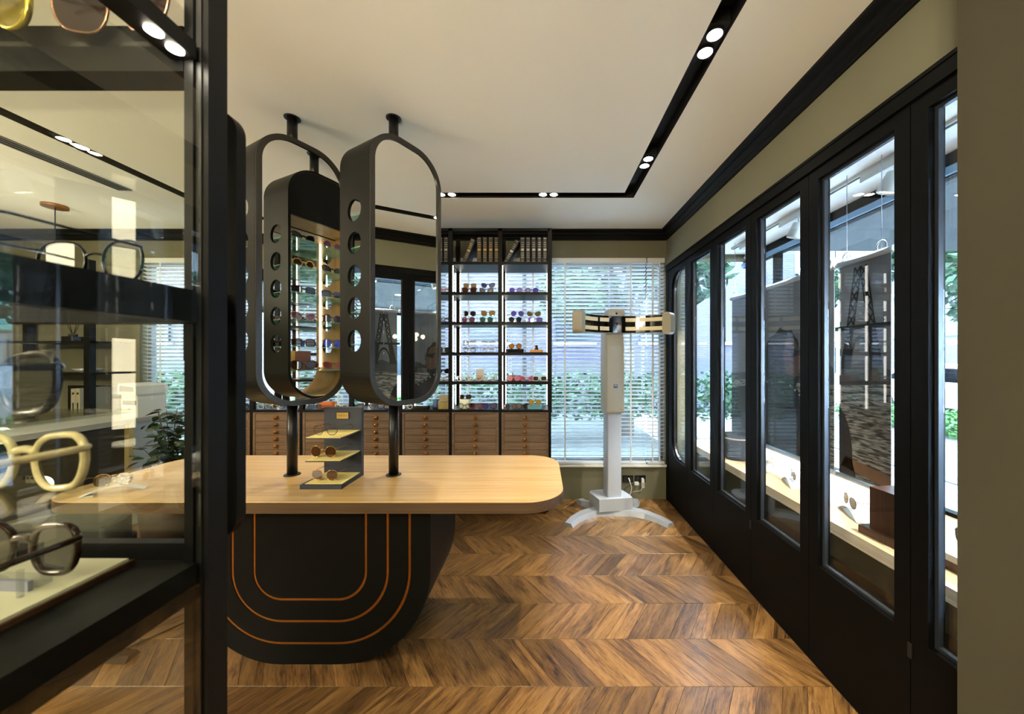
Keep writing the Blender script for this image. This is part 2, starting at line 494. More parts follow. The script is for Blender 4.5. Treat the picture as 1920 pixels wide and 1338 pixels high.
# door head frame and corner post
mb = MB(); mb.box(XR - 0.012, XR + 0.07, 1.04, YB, 2.268, 2.327); mb.box(XR - 0.016, XR, 1.04, YB, 2.318, 2.332)
mb.box(XR - 0.004, XR + 0.07, 3.5515, YB, 0, 2.268)
S('trim_4', mb, M['door'], 'black head frame and corner post of the folding doors')

# ------------------------------------------------------------------ folding doors (six leaves)
LW, ST, REC, OB, OT, LT = 0.4655, 0.055, 0.034, 0.463, 2.217, 2.264
for n in range(6):
    ya = 1.224 + LW * (n - 1); yb = ya + LW                         # n = 0 nearest (behind the pillar) ... 5 at the back wall
    root = bpy.data.objects.new('door_%d' % (n + 1), None); col.objects.link(root); root.location = (XR, ya, 0); root['kind'] = 'structure'
    root['label'] = ['narrow glimpse of glazed black door leaf beside the pillar', 'glazed black door leaf second from the pillar, banner pole behind it', 'glazed black door leaf third from the pillar',
                     'glazed black door leaf fourth from the pillar', 'glazed black door leaf next to the rounded one', 'black door leaf with rounded pane corners at the back wall'][n]
    y0, y1 = 0.0015, LW - 0.0015
    far = n == 5
    inner = rrect(y0 + ST, y1 - (ST + (0.03 if far else 0)), OB, OT, 0.0, 8, rs=(0.15, 0.15, 0.0005, 0.0005) if far else (0.0005,) * 4)
    outer = []
    for q, cnr in enumerate(((y1, 0.004), (y1, LT), (y0, LT), (y0, 0.004))):
        outer += [cnr] * 9
    mb = MB()
    mb.ring(outer, inner, 0.0, 0.055, axis='x', smooth=False)
    P('door_frame', mb, M['door'], root)
    ins = lambda d: [(p[0] + (-d if p[0] > LW / 2 else d), p[1] + (-d if p[1] > 1.3 else d)) for p in inner]
    mb = MB(); mb.ring(ins(0.0005), ins(0.012), 0.020, 0.036, axis='x', smooth=False)
    P('glazing_bead', mb, M['bead'], root, 'slim dark metal glazing bead')
    mb = MB(); mb.prism(ins(0.011), REC, REC + 0.006, axis='x')
    P('pane', mb, M['door_pane'], root)
    if n in (1, 3):
        P('hinge', MB().box(-0.004, 0.006, -0.007, 0.007, 0.385, 0.435), M['track'], root)

# ------------------------------------------------------------------ display bay behind the doors
BX0, BZ = 1.43, 0.60
mb = MB(); mb.box(BX0, OUT, 0.4, YB - 0.02, BZ - 0.055, BZ)
S('floor_bay', MB().box(XR + 0.10, OUT + 0.1, -1.0, YB + 0.14, -0.06, -0.005), pm('bay_dark_floor', sr(74, 52, 34), 0.4, var=0.2, scale=5), 'dark wooden floor of the window bay')
o = P('window_shelf', mb, M['ash'], None); tag(o, 'long pale ash shelf inside the shop window bay', 'shelf')
S('wall_bay', MB().box(OUT + 0.0, OUT + 0.1, -1.0, YB + 0.14, -0.05, BZ - 0.06), M['wall'], 'low wall under the shop window')
S('ceiling_bay', MB().box(XR + 0.092, OUT + 0.1, -1.0, YB + 0.14, 2.45, 2.55), pm('bay_ceiling_white', (0.93, 0.94, 0.94), 0.85, var=0.01), 'white ceiling of the window bay')
wroot = bpy.data.objects.new('window_1', None); col.objects.link(wroot); wroot['kind'] = 'structure'; wroot['label'] = 'large shop window of the bay facing the street'
mb = MB(); mb.box(OUT, OUT + 0.05, -1.0, YB + 0.1, 2.33, 2.45); mb.box(OUT, OUT + 0.05, -1.0, YB + 0.1, BZ - 0.06, BZ + 0.02)
for y in (0.2, 3.2):
    mb.box(OUT, OUT + 0.05, y - 0.03, y + 0.03, BZ, 2.33)
P('window_frame', mb, M['door'], wroot)
P('frame_strip', MB().box(OUT - 0.02, OUT, -1.0, YB + 0.1, 2.335, 2.375), pm('blue_grey_strip', sr(120, 150, 176), 0.3, metal=0.4), wroot, 'pale blue grey metal strip')
P('pane', MB().box(OUT + 0.02, OUT + 0.026, -1.0, YB + 0.1, BZ, 2.33), M['pane'], wroot)
mb = MB(); mb.box(XR + 0.1, OUT + 0.1, YB, YB + 0.1, -0.05, BZ); mb.box(XR + 0.1, OUT + 0.1, YB, YB + 0.1, 2.40, 2.55)
mb.box(XR + 0.1, XR + 0.2, YB, YB + 0.1, BZ, 2.4); mb.box(XR + 0.1, OUT + 0.1, -1.1, -1.0, -0.05, 2.55)
S('wall_bay_end', mb, M['wall'], 'end wall of the window bay')

# bay track rail and its spot heads
rail = T('track_rail', 'white ceiling rail carrying the bay spotlights', 'rail', (1.81, 0, 2.45))
P('rail_profile', MB().box(-0.016, 0.016, 0.3, 3.4, -0.018, 0), M['white'], rail)
P('rail_slot', MB().box(-0.008, 0.008, 0.3, 3.4, -0.0195, -0.018), M['track'], rail)
BAYL = ['white track spotlight with tilted head seen through second door', 'white track spotlight seen through the third door', 'lit white track spotlight seen through the fourth door', 'white track spotlight nearest the pillar']
for i, (y, on) in enumerate(((1.93, 0), (2.62, 0), (3.16, 1), (1.35, 0))):
    t = T('track_spotlight', BAYL[i], 'spotlight', (1.81, y, 2.43), 0, 'bay track spotlights')
    P('adapter', MB().box(-0.022, 0.022, -0.13, 0.09, -0.045, -0.002), M['white'], t)
    P('arm', MB().tube([(0, -0.09, -0.03), (0, -0.095, -0.085)], 0.007, 8), M['white'], t)
    mb = MB(); mb.lathe([(0.030, 0.0), (0.036, -0.006), (0.044, -0.10), (0.040, -0.104), (0.036, -0.094)][::-1], 20)
    h = P('lamp_head', mb, M['white'], t); h.location = (0, -0.095, -0.075); h.rotation_euler = (R(18), R(12), 0)
    g = P('lens', MB().lathe([(0.001, -0.0965), (0.034, -0.0955), (0.034, -0.094)], 20), M['spot'] if on else M['led_cool'], h)
    ld = bpy.data.lights.new('bay_spot', 'SPOT'); ld.energy = 190; ld.color = (1, 0.9, 0.75); ld.spot_size = R(60); ld.spot_blend = 0.6; ld.shadow_soft_size = 0.03
    lo = bpy.data.objects.new('bay_spot', ld); col.objects.link(lo); lo.parent = h; lo.location = (0, 0, -0.13)

# banners hung on rods
def flat(poly, x, mat, parent, name, y0, label=None):
    """printed shape on the room side of a banner: poly in (y, z) metres from the banner's near lower corner"""
    m_ = MB(); m_.prism([(p[0], p[1]) for p in poly], x - 0.0004, x, axis='x')
    return P(name, m_, mat, parent, label)
def banner(y0, y1, label, printer):
    BX = 1.75
    zb, zt = 0.724, 1.95
    t = T('hanging_banner', label, 'banner', (BX, y0, zb))
    w, h = y1 - y0, zt - zb
    printer(t, w, h)
    for z, nm in ((h, 'top_rod'), (0, 'bottom_rod')):
        P(nm, MB().tube([(0, -0.012, z), (0, w + 0.012, z)], 0.016, 14), M['silver'], t)
        P('rod_cap', MB().tube([(0, -0.022, z), (0, -0.012, z)], 0.019, 14), M['white'], t)
    for yy in (0.05, w - 0.05):
        P('wire', MB().tube([(0, yy, h + 0.016), (0, yy, 2.45 - zb)], 0.0018, 6), M['silver'], t)
        ring = [(0.0, yy + 0.026 * math.cos(a), h + 0.03 + 0.03 * math.sin(a)) for a in [2 * math.pi * q / 16 for q in range(16)]]
        P('hook', MB().tube(ring, 0.004, 6, closed=True), M['silver'], t)
    return t
def water_mat():
    m, nt, out = new_mat('print_water')
    N = nt.nodes.new; L = nt.links.new
    b = N('ShaderNodeBsdfPrincipled'); tc = N('ShaderNodeTexCoord'); mp = N('ShaderNodeMapping'); mp.inputs['Scale'].default_value = (1, 5, 34)
    no = N('ShaderNodeTexNoise'); no.inputs['Scale'].default_value = 2.4; no.inputs['Detail'].default_value = 6; no.inputs['Distortion'].default_value = 0.7
    cr = N('ShaderNodeValToRGB'); cr.color_ramp.elements[0].position = 0.40; cr.color_ramp.elements[0].color = (0.012, 0.011, 0.010, 1); cr.color_ramp.elements[1].position = 0.62; cr.color_ramp.elements[1].color = (0.30, 0.29, 0.26, 1)
    L(tc.outputs['Object'], mp.inputs[0]); L(mp.outputs[0], no.inputs['Vector']); L(no.outputs['Fac'], cr.inputs[0]); L(cr.outputs[0], b.inputs['Base Color']); b.inputs['Roughness'].default_value = 0.6
    L(b.outputs[0], out.inputs['Surface'])
    return m
M['water'] = water_mat()
M['sky_print'] = pm('print_evening_sky', (0.15, 0.155, 0.17), 0.6, var=0.55, scale=3.5)
M['ink'] = pm('print_ink_black', (0.006, 0.006, 0.007), 0.55, var=0.2)
M['ink_grey'] = pm('print_ink_grey', (0.05, 0.05, 0.052), 0.55, var=0.4, scale=14)
M['skin_print'] = pm('print_skin_brown', (0.085, 0.045, 0.028), 0.55, var=0.35, scale=9)
def tower_print(t, w, h):
    P('cloth', MB().box(0, 0.003, 0, w, 0.016, h - 0.016), M['sky_print'], t)
    flat([(0, 0.02), (w, 0.02), (w, 0.52), (0, 0.55)], -0.0006, M['water'], t, 'printed_river', 0)
    flat([(0, 0.55), (w, 0.52), (w, 0.66), (0.25, 0.63), (0.15, 0.67), (0, 0.62)], -0.0012, M['ink_grey'], t, 'printed_embankment', 0)
    def bar(a, b_, r_):
        a = Vector(a); b_ = Vector(b_); d = (b_ - a).normalized(); nrm = Vector((-d.y, d.x)) * r_
        return [tuple(a - nrm), tuple(b_ - nrm), tuple(b_ + nrm), tuple(a + nrm)]
    cy = 0.17
    for sx in (-1, 1):
        flat([(cy + sx * 0.135, 0.62), (cy + sx * 0.075, 0.62), (cy + sx * 0.045, 0.84), (cy + sx * 0.09, 0.84)][::(1 if sx < 0 else -1)], -0.0018, M['ink'], t, 'printed_tower_leg', 0)
        for k in range(5):
            z = 0.86 + k * 0.065
            ww = 0.085 - k * 0.010
            for (p, q) in (((cy + sx * ww, z), (cy + sx * (ww - 0.045), z + 0.065)), ((cy + sx * (ww - 0.045), z), (cy + sx * (ww - 0.010), z + 0.065)), ((cy + sx * ww, z), (cy + sx * (ww - 0.010), z + 0.065)), ((cy + sx * (ww - 0.04), z), (cy + sx * (ww - 0.05), z + 0.065))):
                flat(bar(p, q, 0.0045), -0.0018, M['ink'], t, 'printed_tower_strut', 0)
    flat([(0.0, 0.84), (cy + 0.17, 0.84), (cy + 0.17, 0.865), (0.0, 0.865)], -0.0022, M['ink'], t, 'printed_tower_deck', 0)
    arch = [(cy + 0.075 * math.cos(R(a)), 0.62 + 0.19 * math.sin(R(a))) for a in range(0, 181, 20)] + [(cy + 0.06 * math.cos(R(a)), 0.62 + 0.165 * math.sin(R(a))) for a in range(180, -1, -20)]
    flat(arch, -0.0022, M['ink'], t, 'printed_tower_arch', 0)
    sh = [(0.20, 0.02), (w, 0.02), (w, 0.42)] + [(0.22 + 0.11 * (1 - math.cos(R(a))), 0.10 + 0.30 * math.sin(R(a))) for a in range(90, -1, -15)]
    flat([(p[0] if p[0] < w else w, p[1]) for p in sh], -0.0026, M['ink'], t, 'printed_shoulder', 0)
    flat([(0.0, 0.02), (0.30, 0.06), (0.27, 0.12), (0.0, 0.09)], -0.0026, pm('print_amber', (0.16, 0.075, 0.03), 0.5, var=0.3), t, 'printed_ledge', 0)
def woman_print(t, w, h):
    P('cloth', MB().box(0, 0.003, 0, w, 0.016, h - 0.016), M['sky_print'], t)
    flat([(0, 0.02), (w, 0.02), (w, 0.5), (0, 0.52)], -0.0006, M['water'], t, 'printed_river', 0)
    flat([(0, 0.52), (w, 0.5), (w, 0.56), (0.3, 0.58), (0.2, 0.64), (0.06, 0.66), (0, 0.62)], -0.0012, M['ink_grey'], t, 'printed_embankment', 0)
    arch = [(0.14 + 0.11 * math.cos(R(a)), 0.52 + 0.07 * math.sin(R(a))) for a in range(0, 181, 20)]
    flat(arch, -0.0014, M['ink'], t, 'printed_bridge_arch', 0)
    hair = []
    rr = random.Random(3)
    for a in range(0, 360, 12):
        q = 1 + rr.uniform(-0.06, 0.08)
        hair.append((0.47 + 0.20 * q * math.cos(R(a)), 0.66 + 0.235 * q * math.sin(R(a))))
    flat(hair, -0.0018, M['ink'], t, 'printed_hair', 0)
    face = [(0.42, 0.84), (0.34, 0.82), (0.30, 0.76), (0.285, 0.72), (0.262, 0.675), (0.284, 0.66), (0.272, 0.635), (0.280, 0.62), (0.274, 0.60), (0.292, 0.565), (0.34, 0.55), (0.42, 0.58), (0.45, 0.7)]
    flat(face[::-1], -0.0024, M['skin_print'], t, 'printed_face', 0)
    flat([(0.285, 0.735), (0.30, 0.70), (0.36, 0.69), (0.375, 0.735), (0.43, 0.745), (0.43, 0.755)][::-1], -0.0030, M['ink'], t, 'printed_sunglasses', 0)
    jk = [(0.05, 0.02), (w, 0.02), (w, 0.42), (0.6, 0.50), (0.46, 0.56), (0.36, 0.50), (0.2, 0.40), (0.1, 0.34)][::-1]
    flat(jk[::-1], -0.0022, M['ink'], t, 'printed_jacket', 0)
    for k in range(6):
        flat([(0.14 + 0.045 * k, 0.345 + 0.028 * k), (0.155 + 0.045 * k, 0.345 + 0.028 * k), (0.155 + 0.045 * k, 0.356 + 0.028 * k), (0.14 + 0.045 * k, 0.356 + 0.028 * k)], -0.0030, M['silver'], t, 'printed_stud', 0)
banner(1.80, 2.11, 'black and white banner of an iron tower above a river', tower_print)
banner(2.15, 3.30, 'dark banner printed with a curly haired person in sunglasses', woman_print)

# ------------------------------------------------------------------ back window and venetian blinds
wroot = bpy.data.objects.new('window_2', None); col.objects.link(wroot); wroot['kind'] = 'structure'; wroot['label'] = 'long window band behind the white blinds'
mb = MB(); mb.box(-4.02, 1.245, YB + 0.07, YB + 0.12, WT - 0.05, WT); mb.box(-4.02, 1.245, YB + 0.07, YB + 0.12, WB, WB + 0.05)
for x in (-4.0, -3.0, -2.0, -1.0, -0.17, 0.72, 1.225):
    mb.box(x - 0.02, x + 0.02, YB + 0.07, YB + 0.12, WB, WT)
P('window_frame', mb, pm('window_frame_grey', sr(110, 116, 124), 0.4, metal=0.3), wroot)
P('pane', MB().box(-4.02, 1.245, YB + 0.09, YB + 0.096, WB + 0.04, WT - 0.04), M['pane'], wroot)
P('window_sill', MB().box(-4.03, 1.25, YB - 0.028, YB + 0.14, WB - 0.02, WB), M['white'], wroot)
PITCH = 0.0382
NSL = int((WT - WB - 0.07) / PITCH)
slat_cache = {}
def blind(x0, x1, label):
    w = x1 - x0
    t = T('venetian_blind', label, 'blind', ((x0 + x1) / 2, YB + 0.028, WB), 0, 'white blinds along the back window')
    P('headrail', MB().box(-w / 2, w / 2, -0.028, 0.028, WT - WB - 0.05, WT - WB - 0.002), M['white'], t)
    P('bottom_rail', MB().box(-w / 2, w / 2, -0.024, 0.024, 0.004, 0.022), M['slat'], t)
    m_ = MB()
    pr = []
    for q in range(5):
        u = -0.023 + 0.0115 * q
        pr.append((u, 0.0022 * (1 - (u / 0.023) ** 2)))
    pts = pr + [(p[0], p[1] - 0.0018) for p in pr[::-1]]
    m_.prism(pts[::-1], -w / 2, w / 2, axis='x')
    me = m_.mesh('slat')
    for k in range(NSL):
        s_ = link('slat', me, M['slat'], t, (0, 0, 0.045 + PITCH * k)); s_.rotation_euler = (R(-22), 0, 0)
    for f in ((0.16, 0.84) if w > 0.5 else (0.3, 0.7)):
        xx = -w / 2 + w * f
        m_ = MB(); m_.box(xx - 0.008, xx + 0.008, -0.0262, -0.0255, 0.02, WT - WB - 0.05)
        P('ladder_tape', m_, pm('tape_white', sr(206, 210, 214), 0.7), t)
    P('lift_cord', MB().tube([(-w / 2 + 0.06, -0.032, WT - WB - 0.05), (-w / 2 + 0.06, -0.032, 0.55)], 0.0015, 5), M['white'], t)
    return t
blind(0.085, 1.055, 'wide white venetian blind behind the white measuring column')
blind(1.066, 1.240, 'narrow white venetian blind in the corner by the doors')
blind(-0.88, 0.072, 'white venetian blind behind the two shelf bays nearest the corner')
blind(-1.86, -0.90, 'white venetian blind behind the shelf bays above the mirror tables')
blind(-2.85, -1.88, 'white venetian blind behind the shelf bays hidden by the cabinet post')
blind(-4.00, -2.87, 'white venetian blind behind the potted plant and card printer')

# ------------------------------------------------------------------ eyewear
def outline(style, n):
    a, b, e = {'round': (.0255, .0250, 2.0), 'square': (.0285, .0225, 4.2), 'cat': (.0290, .0220, 2.7), 'aviator': (.0280, .0265, 2.4), 'hex': (.0270, .0250, 2.0), 'butterfly': (.0305, .0265, 3.0), 'panto': (.0250, .0225, 2.5)}[style]
    pts = []
    for k in range(n):
        w = 2 * math.pi * k / n
        if style == 'hex':
            q = w % (math.pi / 3) - math.pi / 6
            rr = 0.93 / math.cos(q)
            x, z = a * rr * math.cos(w), b * rr * math.sin(w)
        else:
            c, s_ = math.cos(w), math.sin(w)
            x = a * math.copysign(abs(c) ** (2 / e), c); z = b * math.copysign(abs(s_) ** (2 / e), s_)
        if style == 'cat':
            z += 0.007 * (x / a) * (1 if z > 0 else 0.2)
            if z < 0: x *= 1 - 0.22 * (-z / b)
        if style in ('aviator', 'panto'):
            if z < 0: x = x * (1 - 0.16 * (-z / b)) + (0.003 * (-z / b) if style == 'aviator' else 0)
        if style == 'butterfly':
            if z < 0: x *= 1 - 0.18 * (-z / b)
            z += 0.003 * (x / a)
        pts.append((x, z))
    zm = min(p[1] for p in pts)
    return [(p[0], p[1] - zm) for p in pts], a
EYE = {}
def eyewear_meshes(style, thick, seg, sides, open_):
    key = (style, thick, seg, open_)
    if key in EYE:
        return EYE[key]
    out, a = outline(style, seg)
    r = 0.0034 if thick else 0.0014
    out = [(p[0], p[1] + r) for p in out]
    zt = max(p[1] for p in out)
    cxo = a + 0.0085 + r
    fr = MB()
    lens = []
    for sg in (-1, 1):
        path = [(sg * (cxo + p[0]), 0.004 * ((cxo + p[0]) / 0.06) ** 2, p[1]) for p in out]
        fr.tube(path, r, sides, closed=True, squash=(0, 1, 0))
        m_ = MB(); n = len(path)
        loop = path if sg > 0 else path[::-1]
        m_.add([(p[0], p[1] - 0.0006, p[2]) for p in loop] + [(p[0], p[1] + 0.0006, p[2]) for p in loop], [list(range(n)), list(range(2 * n - 1, n - 1, -1))], 0, True)
        lens.append(m_.mesh('lens'))
    zb = zt * 0.66
    hb = [(-0.0105 - r + 0.021 * t_ + 2 * r * t_, 0, zb + 0.0035 * math.sin(math.pi * t_)) for t_ in (0, .25, .5, .75, 1)]
    fr.tube(hb, r * (1.15 if thick else 1.0), sides)
    if style == 'aviator':
        fr.tube([(p[0], p[1], p[2] + 0.010) for p in hb], r, sides)
    temples = []
    xo = cxo + a + r * 0.4
    for sg in (-1, 1):
        m_ = MB()
        L_ = 0.105 if open_ else 0.02
        pts = [(sg * (xo - 0.002), 0.004, zt * 0.8), (sg * (xo + 0.004), 0.009, zt * 0.8), (sg * (xo + 0.004), 0.03, zt * 0.8)]
        if open_:
            pts += [(sg * (xo + 0.002), 0.03 + L_ * 0.65, zt * 0.79), (sg * xo, 0.03 + L_ * 0.8, zt * 0.74), (sg * (xo - 0.003), 0.03 + L_, zt * 0.45), (sg * (xo - 0.004), 0.03 + L_ * 1.08, zt * 0.22)]
        else:
            pts = [(sg * (xo - 0.002), 0.004, zt * 0.8), (sg * (xo + 0.003), 0.008, zt * 0.8), (sg * xo * 0.9, 0.013, zt * 0.79), (sg * 0.0, 0.016 + (0.004 if sg > 0 else 0), zt * 0.76), (-sg * xo * 0.6, 0.015, zt * 0.7), (-sg * xo * 0.78, 0.014, zt * 0.55)]
        m_.tube(pts, r * (1.0 if thick else 0.9), sides)
        temples.append(m_.mesh('temple'))
    EYE[key] = (fr.mesh('frame'), lens, temples)
    return EYE[key]
def fmat(c, metal=False):
    return pm('eyewear_%s_%d_%d_%d' % ('metal' if metal else 'acetate', *c), sr(*c), 0.22, metal=0.9 if metal else 0.0, var=0.25, scale=160)
def lmat(c, alpha=0.82):
    lin = sr(*c)
    return glass('lens_%d_%d_%d_%d' % (*c, int(alpha * 100)), tuple(min(1, 0.25 + x) for x in lin), 1.5, extra=0.05, body=lin, alpha=alpha)
def ob_mat(o, m):
    if len(o.data.materials) == 0:
        o.data.materials.append(None)
    o.material_slots[0].link = 'OBJECT'
    o.material_slots[0].material = m
EYE_N = 0
def eyewear(label, loc, rz, style, fm, lm, thick=True, open_=True, scale=1.0, tilt=0.0, near=False, group=None, name='sunglasses'):
    global EYE_N
    EYE_N += 1
    fr, le, te = eyewear_meshes(style, thick, 48 if near else 22, 10 if near else 5, open_)
    t = T(name, label, 'glasses' if name != 'sunglasses' else 'sunglasses', loc, rz, group)
    t.rotation_euler = (tilt, 0, rz)
    t.scale = (scale,) * 3
    for nm, me, m_ in [('frame', fr, fm)] + [('lens', q, lm) for q in le] + [('temple', q, fm) for q in te]:
        o = bpy.data.objects.new(nm, me); col.objects.link(o); o.parent = t
        ob_mat(o, m_)
    return t
BLK, TOR, NAVY, PUR, GOLD_, RED, GRN, CLR, WHT, PNK = (18, 18, 20), (74, 44, 24), (34, 36, 74), (78, 58, 150), (200, 158, 84), (130, 34, 40), (34, 78, 58), (200, 200, 196), (226, 222, 208), (196, 130, 136)

# ------------------------------------------------------------------ shelving unit on the back wall
SY0, SY1 = 3.23, 3.55
PIT = 0.4464
SXR = 0.079
SZ = [2.2756, 2.003, 1.735, 1.462, 1.199]
CZ = 0.9455
NC = 7
su = T('shelving_unit', 'black open shelving with light strips in front of the back window', 'shelving', (0, 0, 0))
pw = 0.036
for k in range(NC + 1):
    x = SXR - PIT * k
    for (ya, yb_) in ((SY0, SY0 + 0.03), (SY1 - 0.03, SY1)):
        P('post', MB().box(x - pw / 2, x + pw / 2, ya, yb_, CZ, 2.575), M['black'], su)
    for z in SZ[:5]:
        P('side_rail', MB().box(x - 0.012, x + 0.012, SY0 + 0.03, SY1 - 0.03, z - 0.028, z - 0.003), M['black'], su)
P('top_rail', MB().box(SXR - PIT * NC, SXR, SY0, SY0 + 0.03, 2.55, 2.575), M['black'], su)
for k in range(NC):
    x1 = SXR - PIT * k - pw / 2; x0 = SXR - PIT * (k + 1) + pw / 2
    for z in SZ:
        P('shelf', MB().box(x0, x1, SY0 + 0.002, SY1 - 0.002, z - 0.026, z), M['black'], su)
    for j in range(5):
        za = SZ[j] - 0.03; zb = (SZ[j + 1] if j < 4 else CZ + 0.004)
        for (xa, ya) in ((x0, SY0 + 0.008), (x0, SY1 - 0.02), (x1 - 0.006, SY1 - 0.02)):
            if xa == x0 and ya < 3.3 and k > 2:
                continue
            P('led_strip', MB().box(xa, xa + 0.006, ya, ya + 0.012, zb + 0.006, za - 0.004), M['led_cool'], su)
# drawer cabinets below
DH = 0.0642
def knob_mesh():
    m_ = MB(); m_.lathe([(0.004, 0.0), (0.004, 0.008), (0.017, 0.014), (0.0195, 0.019), (0.009, 0.029), (0.001, 0.031)], 6)
    m_.v = [(p[0], -p[2], p[1]) for p in m_.v]
    m_.sm = [False] * len(m_.sm)
    return m_.mesh('knob')
KN = knob_mesh()
NTH = ['nearest the corner window', 'second from the corner window', 'third from the corner window', 'fourth from the corner window, behind the right pole', 'fifth from the corner window, behind the slate stand', 'sixth from the corner window, behind the left pole', 'last in the row, behind the cabinet post']
for k in range(NC):
    x1 = SXR - PIT * k - 0.012; x0 = SXR - PIT * (k + 1) + 0.012
    t = T('drawer_cabinet', 'walnut drawer cabinet with bronze knobs, ' + NTH[k], 'cabinet', ((x0 + x1) / 2, SY0, 0), 0, 'walnut drawer cabinets under the shelving')
    w = (x1 - x0) / 2
    mb = MB(); mb.box(-w, w, 0.02, SY1 - SY0, 0.058, CZ - 0.022)
    P('body', mb, M['walnut'], t)
    mb = MB(); mb.box(-w, -w + 0.022, 0.0, 0.02, 0.06, CZ - 0.022); mb.box(w - 0.022, w, 0.0, 0.02, 0.06, CZ - 0.022); mb.box(-w + 0.022, w - 0.022, 0, 0.02, CZ - 0.034, CZ - 0.022)
    P('face_frame', mb, M['walnut'], t)
    P('plinth', MB().box(-w, w, 0.07, SY1 - SY0 - 0.02, 0, 0.058), M['black'], t)
    dm = MB().box(-w + 0.024, w - 0.024, 0.003, 0.019, 0.0015, DH - 0.0015).mesh('drawer')
    for d in range(13):
        dr = link('drawer', dm, M['walnut'], t, (0, 0, CZ - 0.036 - DH * (d + 1)))
        link('knob', KN, M['bronze'], dr, (0, 0.004, DH / 2))
for k in range(NC + 1):
    x = SXR - PIT * k
    P('lower_post', MB().box(x - 0.0115, x + 0.0115, SY0 - 0.004, SY0 + 0.06, 0.058, CZ - 0.022), M['black'], su)
P('counter_board', MB().box(SXR - PIT * NC - 0.02, SXR + 0.018, SY0 - 0.006, SY1, CZ - 0.021, CZ), M['black'], su)

# bound volumes on top
def book(x, h, w, lean, label, grp, band):
    t = T('bound_book', label, 'book', (x, SY0 + 0.03, SZ[0]), 0, grp)
    d = 0.16
    pts = rrect(-w / 2, w / 2, 0, d, 0.0, 3, rs=(0.014, 0.001, 0.001, 0.014))
    P('cover', MB().prism(pts, 0, h, axis='z'), pm('book_black_leather', sr(30, 27, 25), 0.45, var=0.3, scale=60), t)
    for q, f in enumerate((0.03, 0.2, 0.28, 0.36, 0.46, 0.53, 0.62, 0.70, 0.78, 0.94)):
        hh = 0.0035 if q != 4 else 0.016
        P('spine_band', MB().box(-w / 2 + 0.009, w / 2 - 0.009, -0.0012, 0.003, h * f, h * f + hh), band, t)
    if lean:
        t.rotation_euler = (0, lean, 0)
    return t
ORD = ['first', 'second', 'third', 'fourth', 'fifth']
bx = lambda px: (px - PX) * (SY0 + 0.03) / FPX
g1 = pm('band_silver', sr(150, 146, 136), 0.4, metal=0.6); g2 = pm('band_gilt', sr(150, 120, 54), 0.4, metal=0.7)
for q in range(5):
    book(bx(979.5 + 10.6 * q), 0.228, 0.046, 0, 'upright black bound book with silver bands, %s after the leaning one' % ORD[q], 'books above the corner shelves', g1)
book(bx(948), 0.228, 0.046, R(28), 'black bound book with silver bands leaning on its row', 'books above the corner shelves', g1)
for q in range(4):
    book(bx(898.5 + 10.8 * q), 0.228, 0.046, 0, 'upright black bound book with gilt bands, %s after the leaning one' % ORD[q], 'books above the second shelf bay', g2)
book(bx(870), 0.228, 0.046, R(21), 'black bound book with gilt bands leaning on its row', 'books above the second shelf bay', g2)
for q in range(4):
    book(bx(836 - 10.4 * q), 0.228, 0.046, 0, ['black bound book at the end of the third bay row', 'black bound book beside the end one in the third bay', 'black bound book third from the end in the third bay', 'black bound book fourth from the end in the third bay'][q], 'books above the third shelf bay', g1)

def sx(px, y=3.29):
    return (px - PX) * y / FPX
ROWS = {2: 'second shelf from the top', 3: 'middle shelf', 4: 'fourth shelf down', 5: 'fifth shelf down', 6: 'counter'}
ZL = {2: SZ[1], 3: SZ[2], 4: SZ[3], 5: SZ[4], 6: CZ}
def riser(px, row, w, h, label):
    t = T('acrylic_riser', label, 'riser', (sx(px, 3.38), 3.38, ZL[row]), 0, 'clear risers on the shelves')
    P('top', MB().box(-w / 2, w / 2, -0.03, 0.03, h - 0.003, h), M['acrylic'], t)
    for sg in (-1, 1):
        P('leg', MB().box(sg * w / 2 - 0.0015, sg * w / 2 + 0.0015, -0.03, 0.03, 0, h - 0.003), M['acrylic'], t)
G_SH = 'eyewear on the back shelving'
def shelf_eye(px, row, up, style, fc, lc, bay, what, thick=True, metal=False, alpha=0.85, open_=False, rz=None, name='sunglasses', extra=''):
    y = 3.38 if up else 3.29
    z = ZL[row] + (0.066 if up else 0.0)
    lab = '%s, %s%s of the %s' % (what, 'on riser, ' if up else '', ROWS[row] if row != 6 else 'on counter', bay)
    return eyewear(lab + extra, (sx(px, y), y, z + 0.0003), random.uniform(-.08, .08) if rz is None else rz, style, fmat(fc, metal), lmat(lc, alpha) if lc else M['clear_lens'], thick, open_, 0.9, name=name, group=G_SH)
A_, B_, C_ = 'corner bay', 'second bay', 'third bay'
shelf_eye(967, 2, 0, 'round', PUR, (92, 74, 160), A_, 'violet round sunglasses')
shelf_eye(997, 2, 0, 'hex', (50, 40, 90), (84, 60, 170), A_, 'deep purple hexagonal sunglasses')
riser(972, 3, 0.15, 0.062, 'clear riser under the purple aviators, corner bay'); riser(1001, 3, 0.13, 0.062, 'clear riser under olive cat-eye sunglasses, corner bay')
shelf_eye(970, 3, 1, 'aviator', PUR, (86, 72, 160), A_, 'purple lens aviator sunglasses', False, True)
shelf_eye(1001, 3, 1, 'cat', (86, 76, 40), (110, 100, 60), A_, 'olive cat-eye sunglasses')
shelf_eye(966, 3, 0, 'round', BLK, (40, 40, 46), A_, 'black round sunglasses')
shelf_eye(1004, 3, 0, 'square', (90, 74, 150), (120, 104, 190), A_, 'lilac square sunglasses')
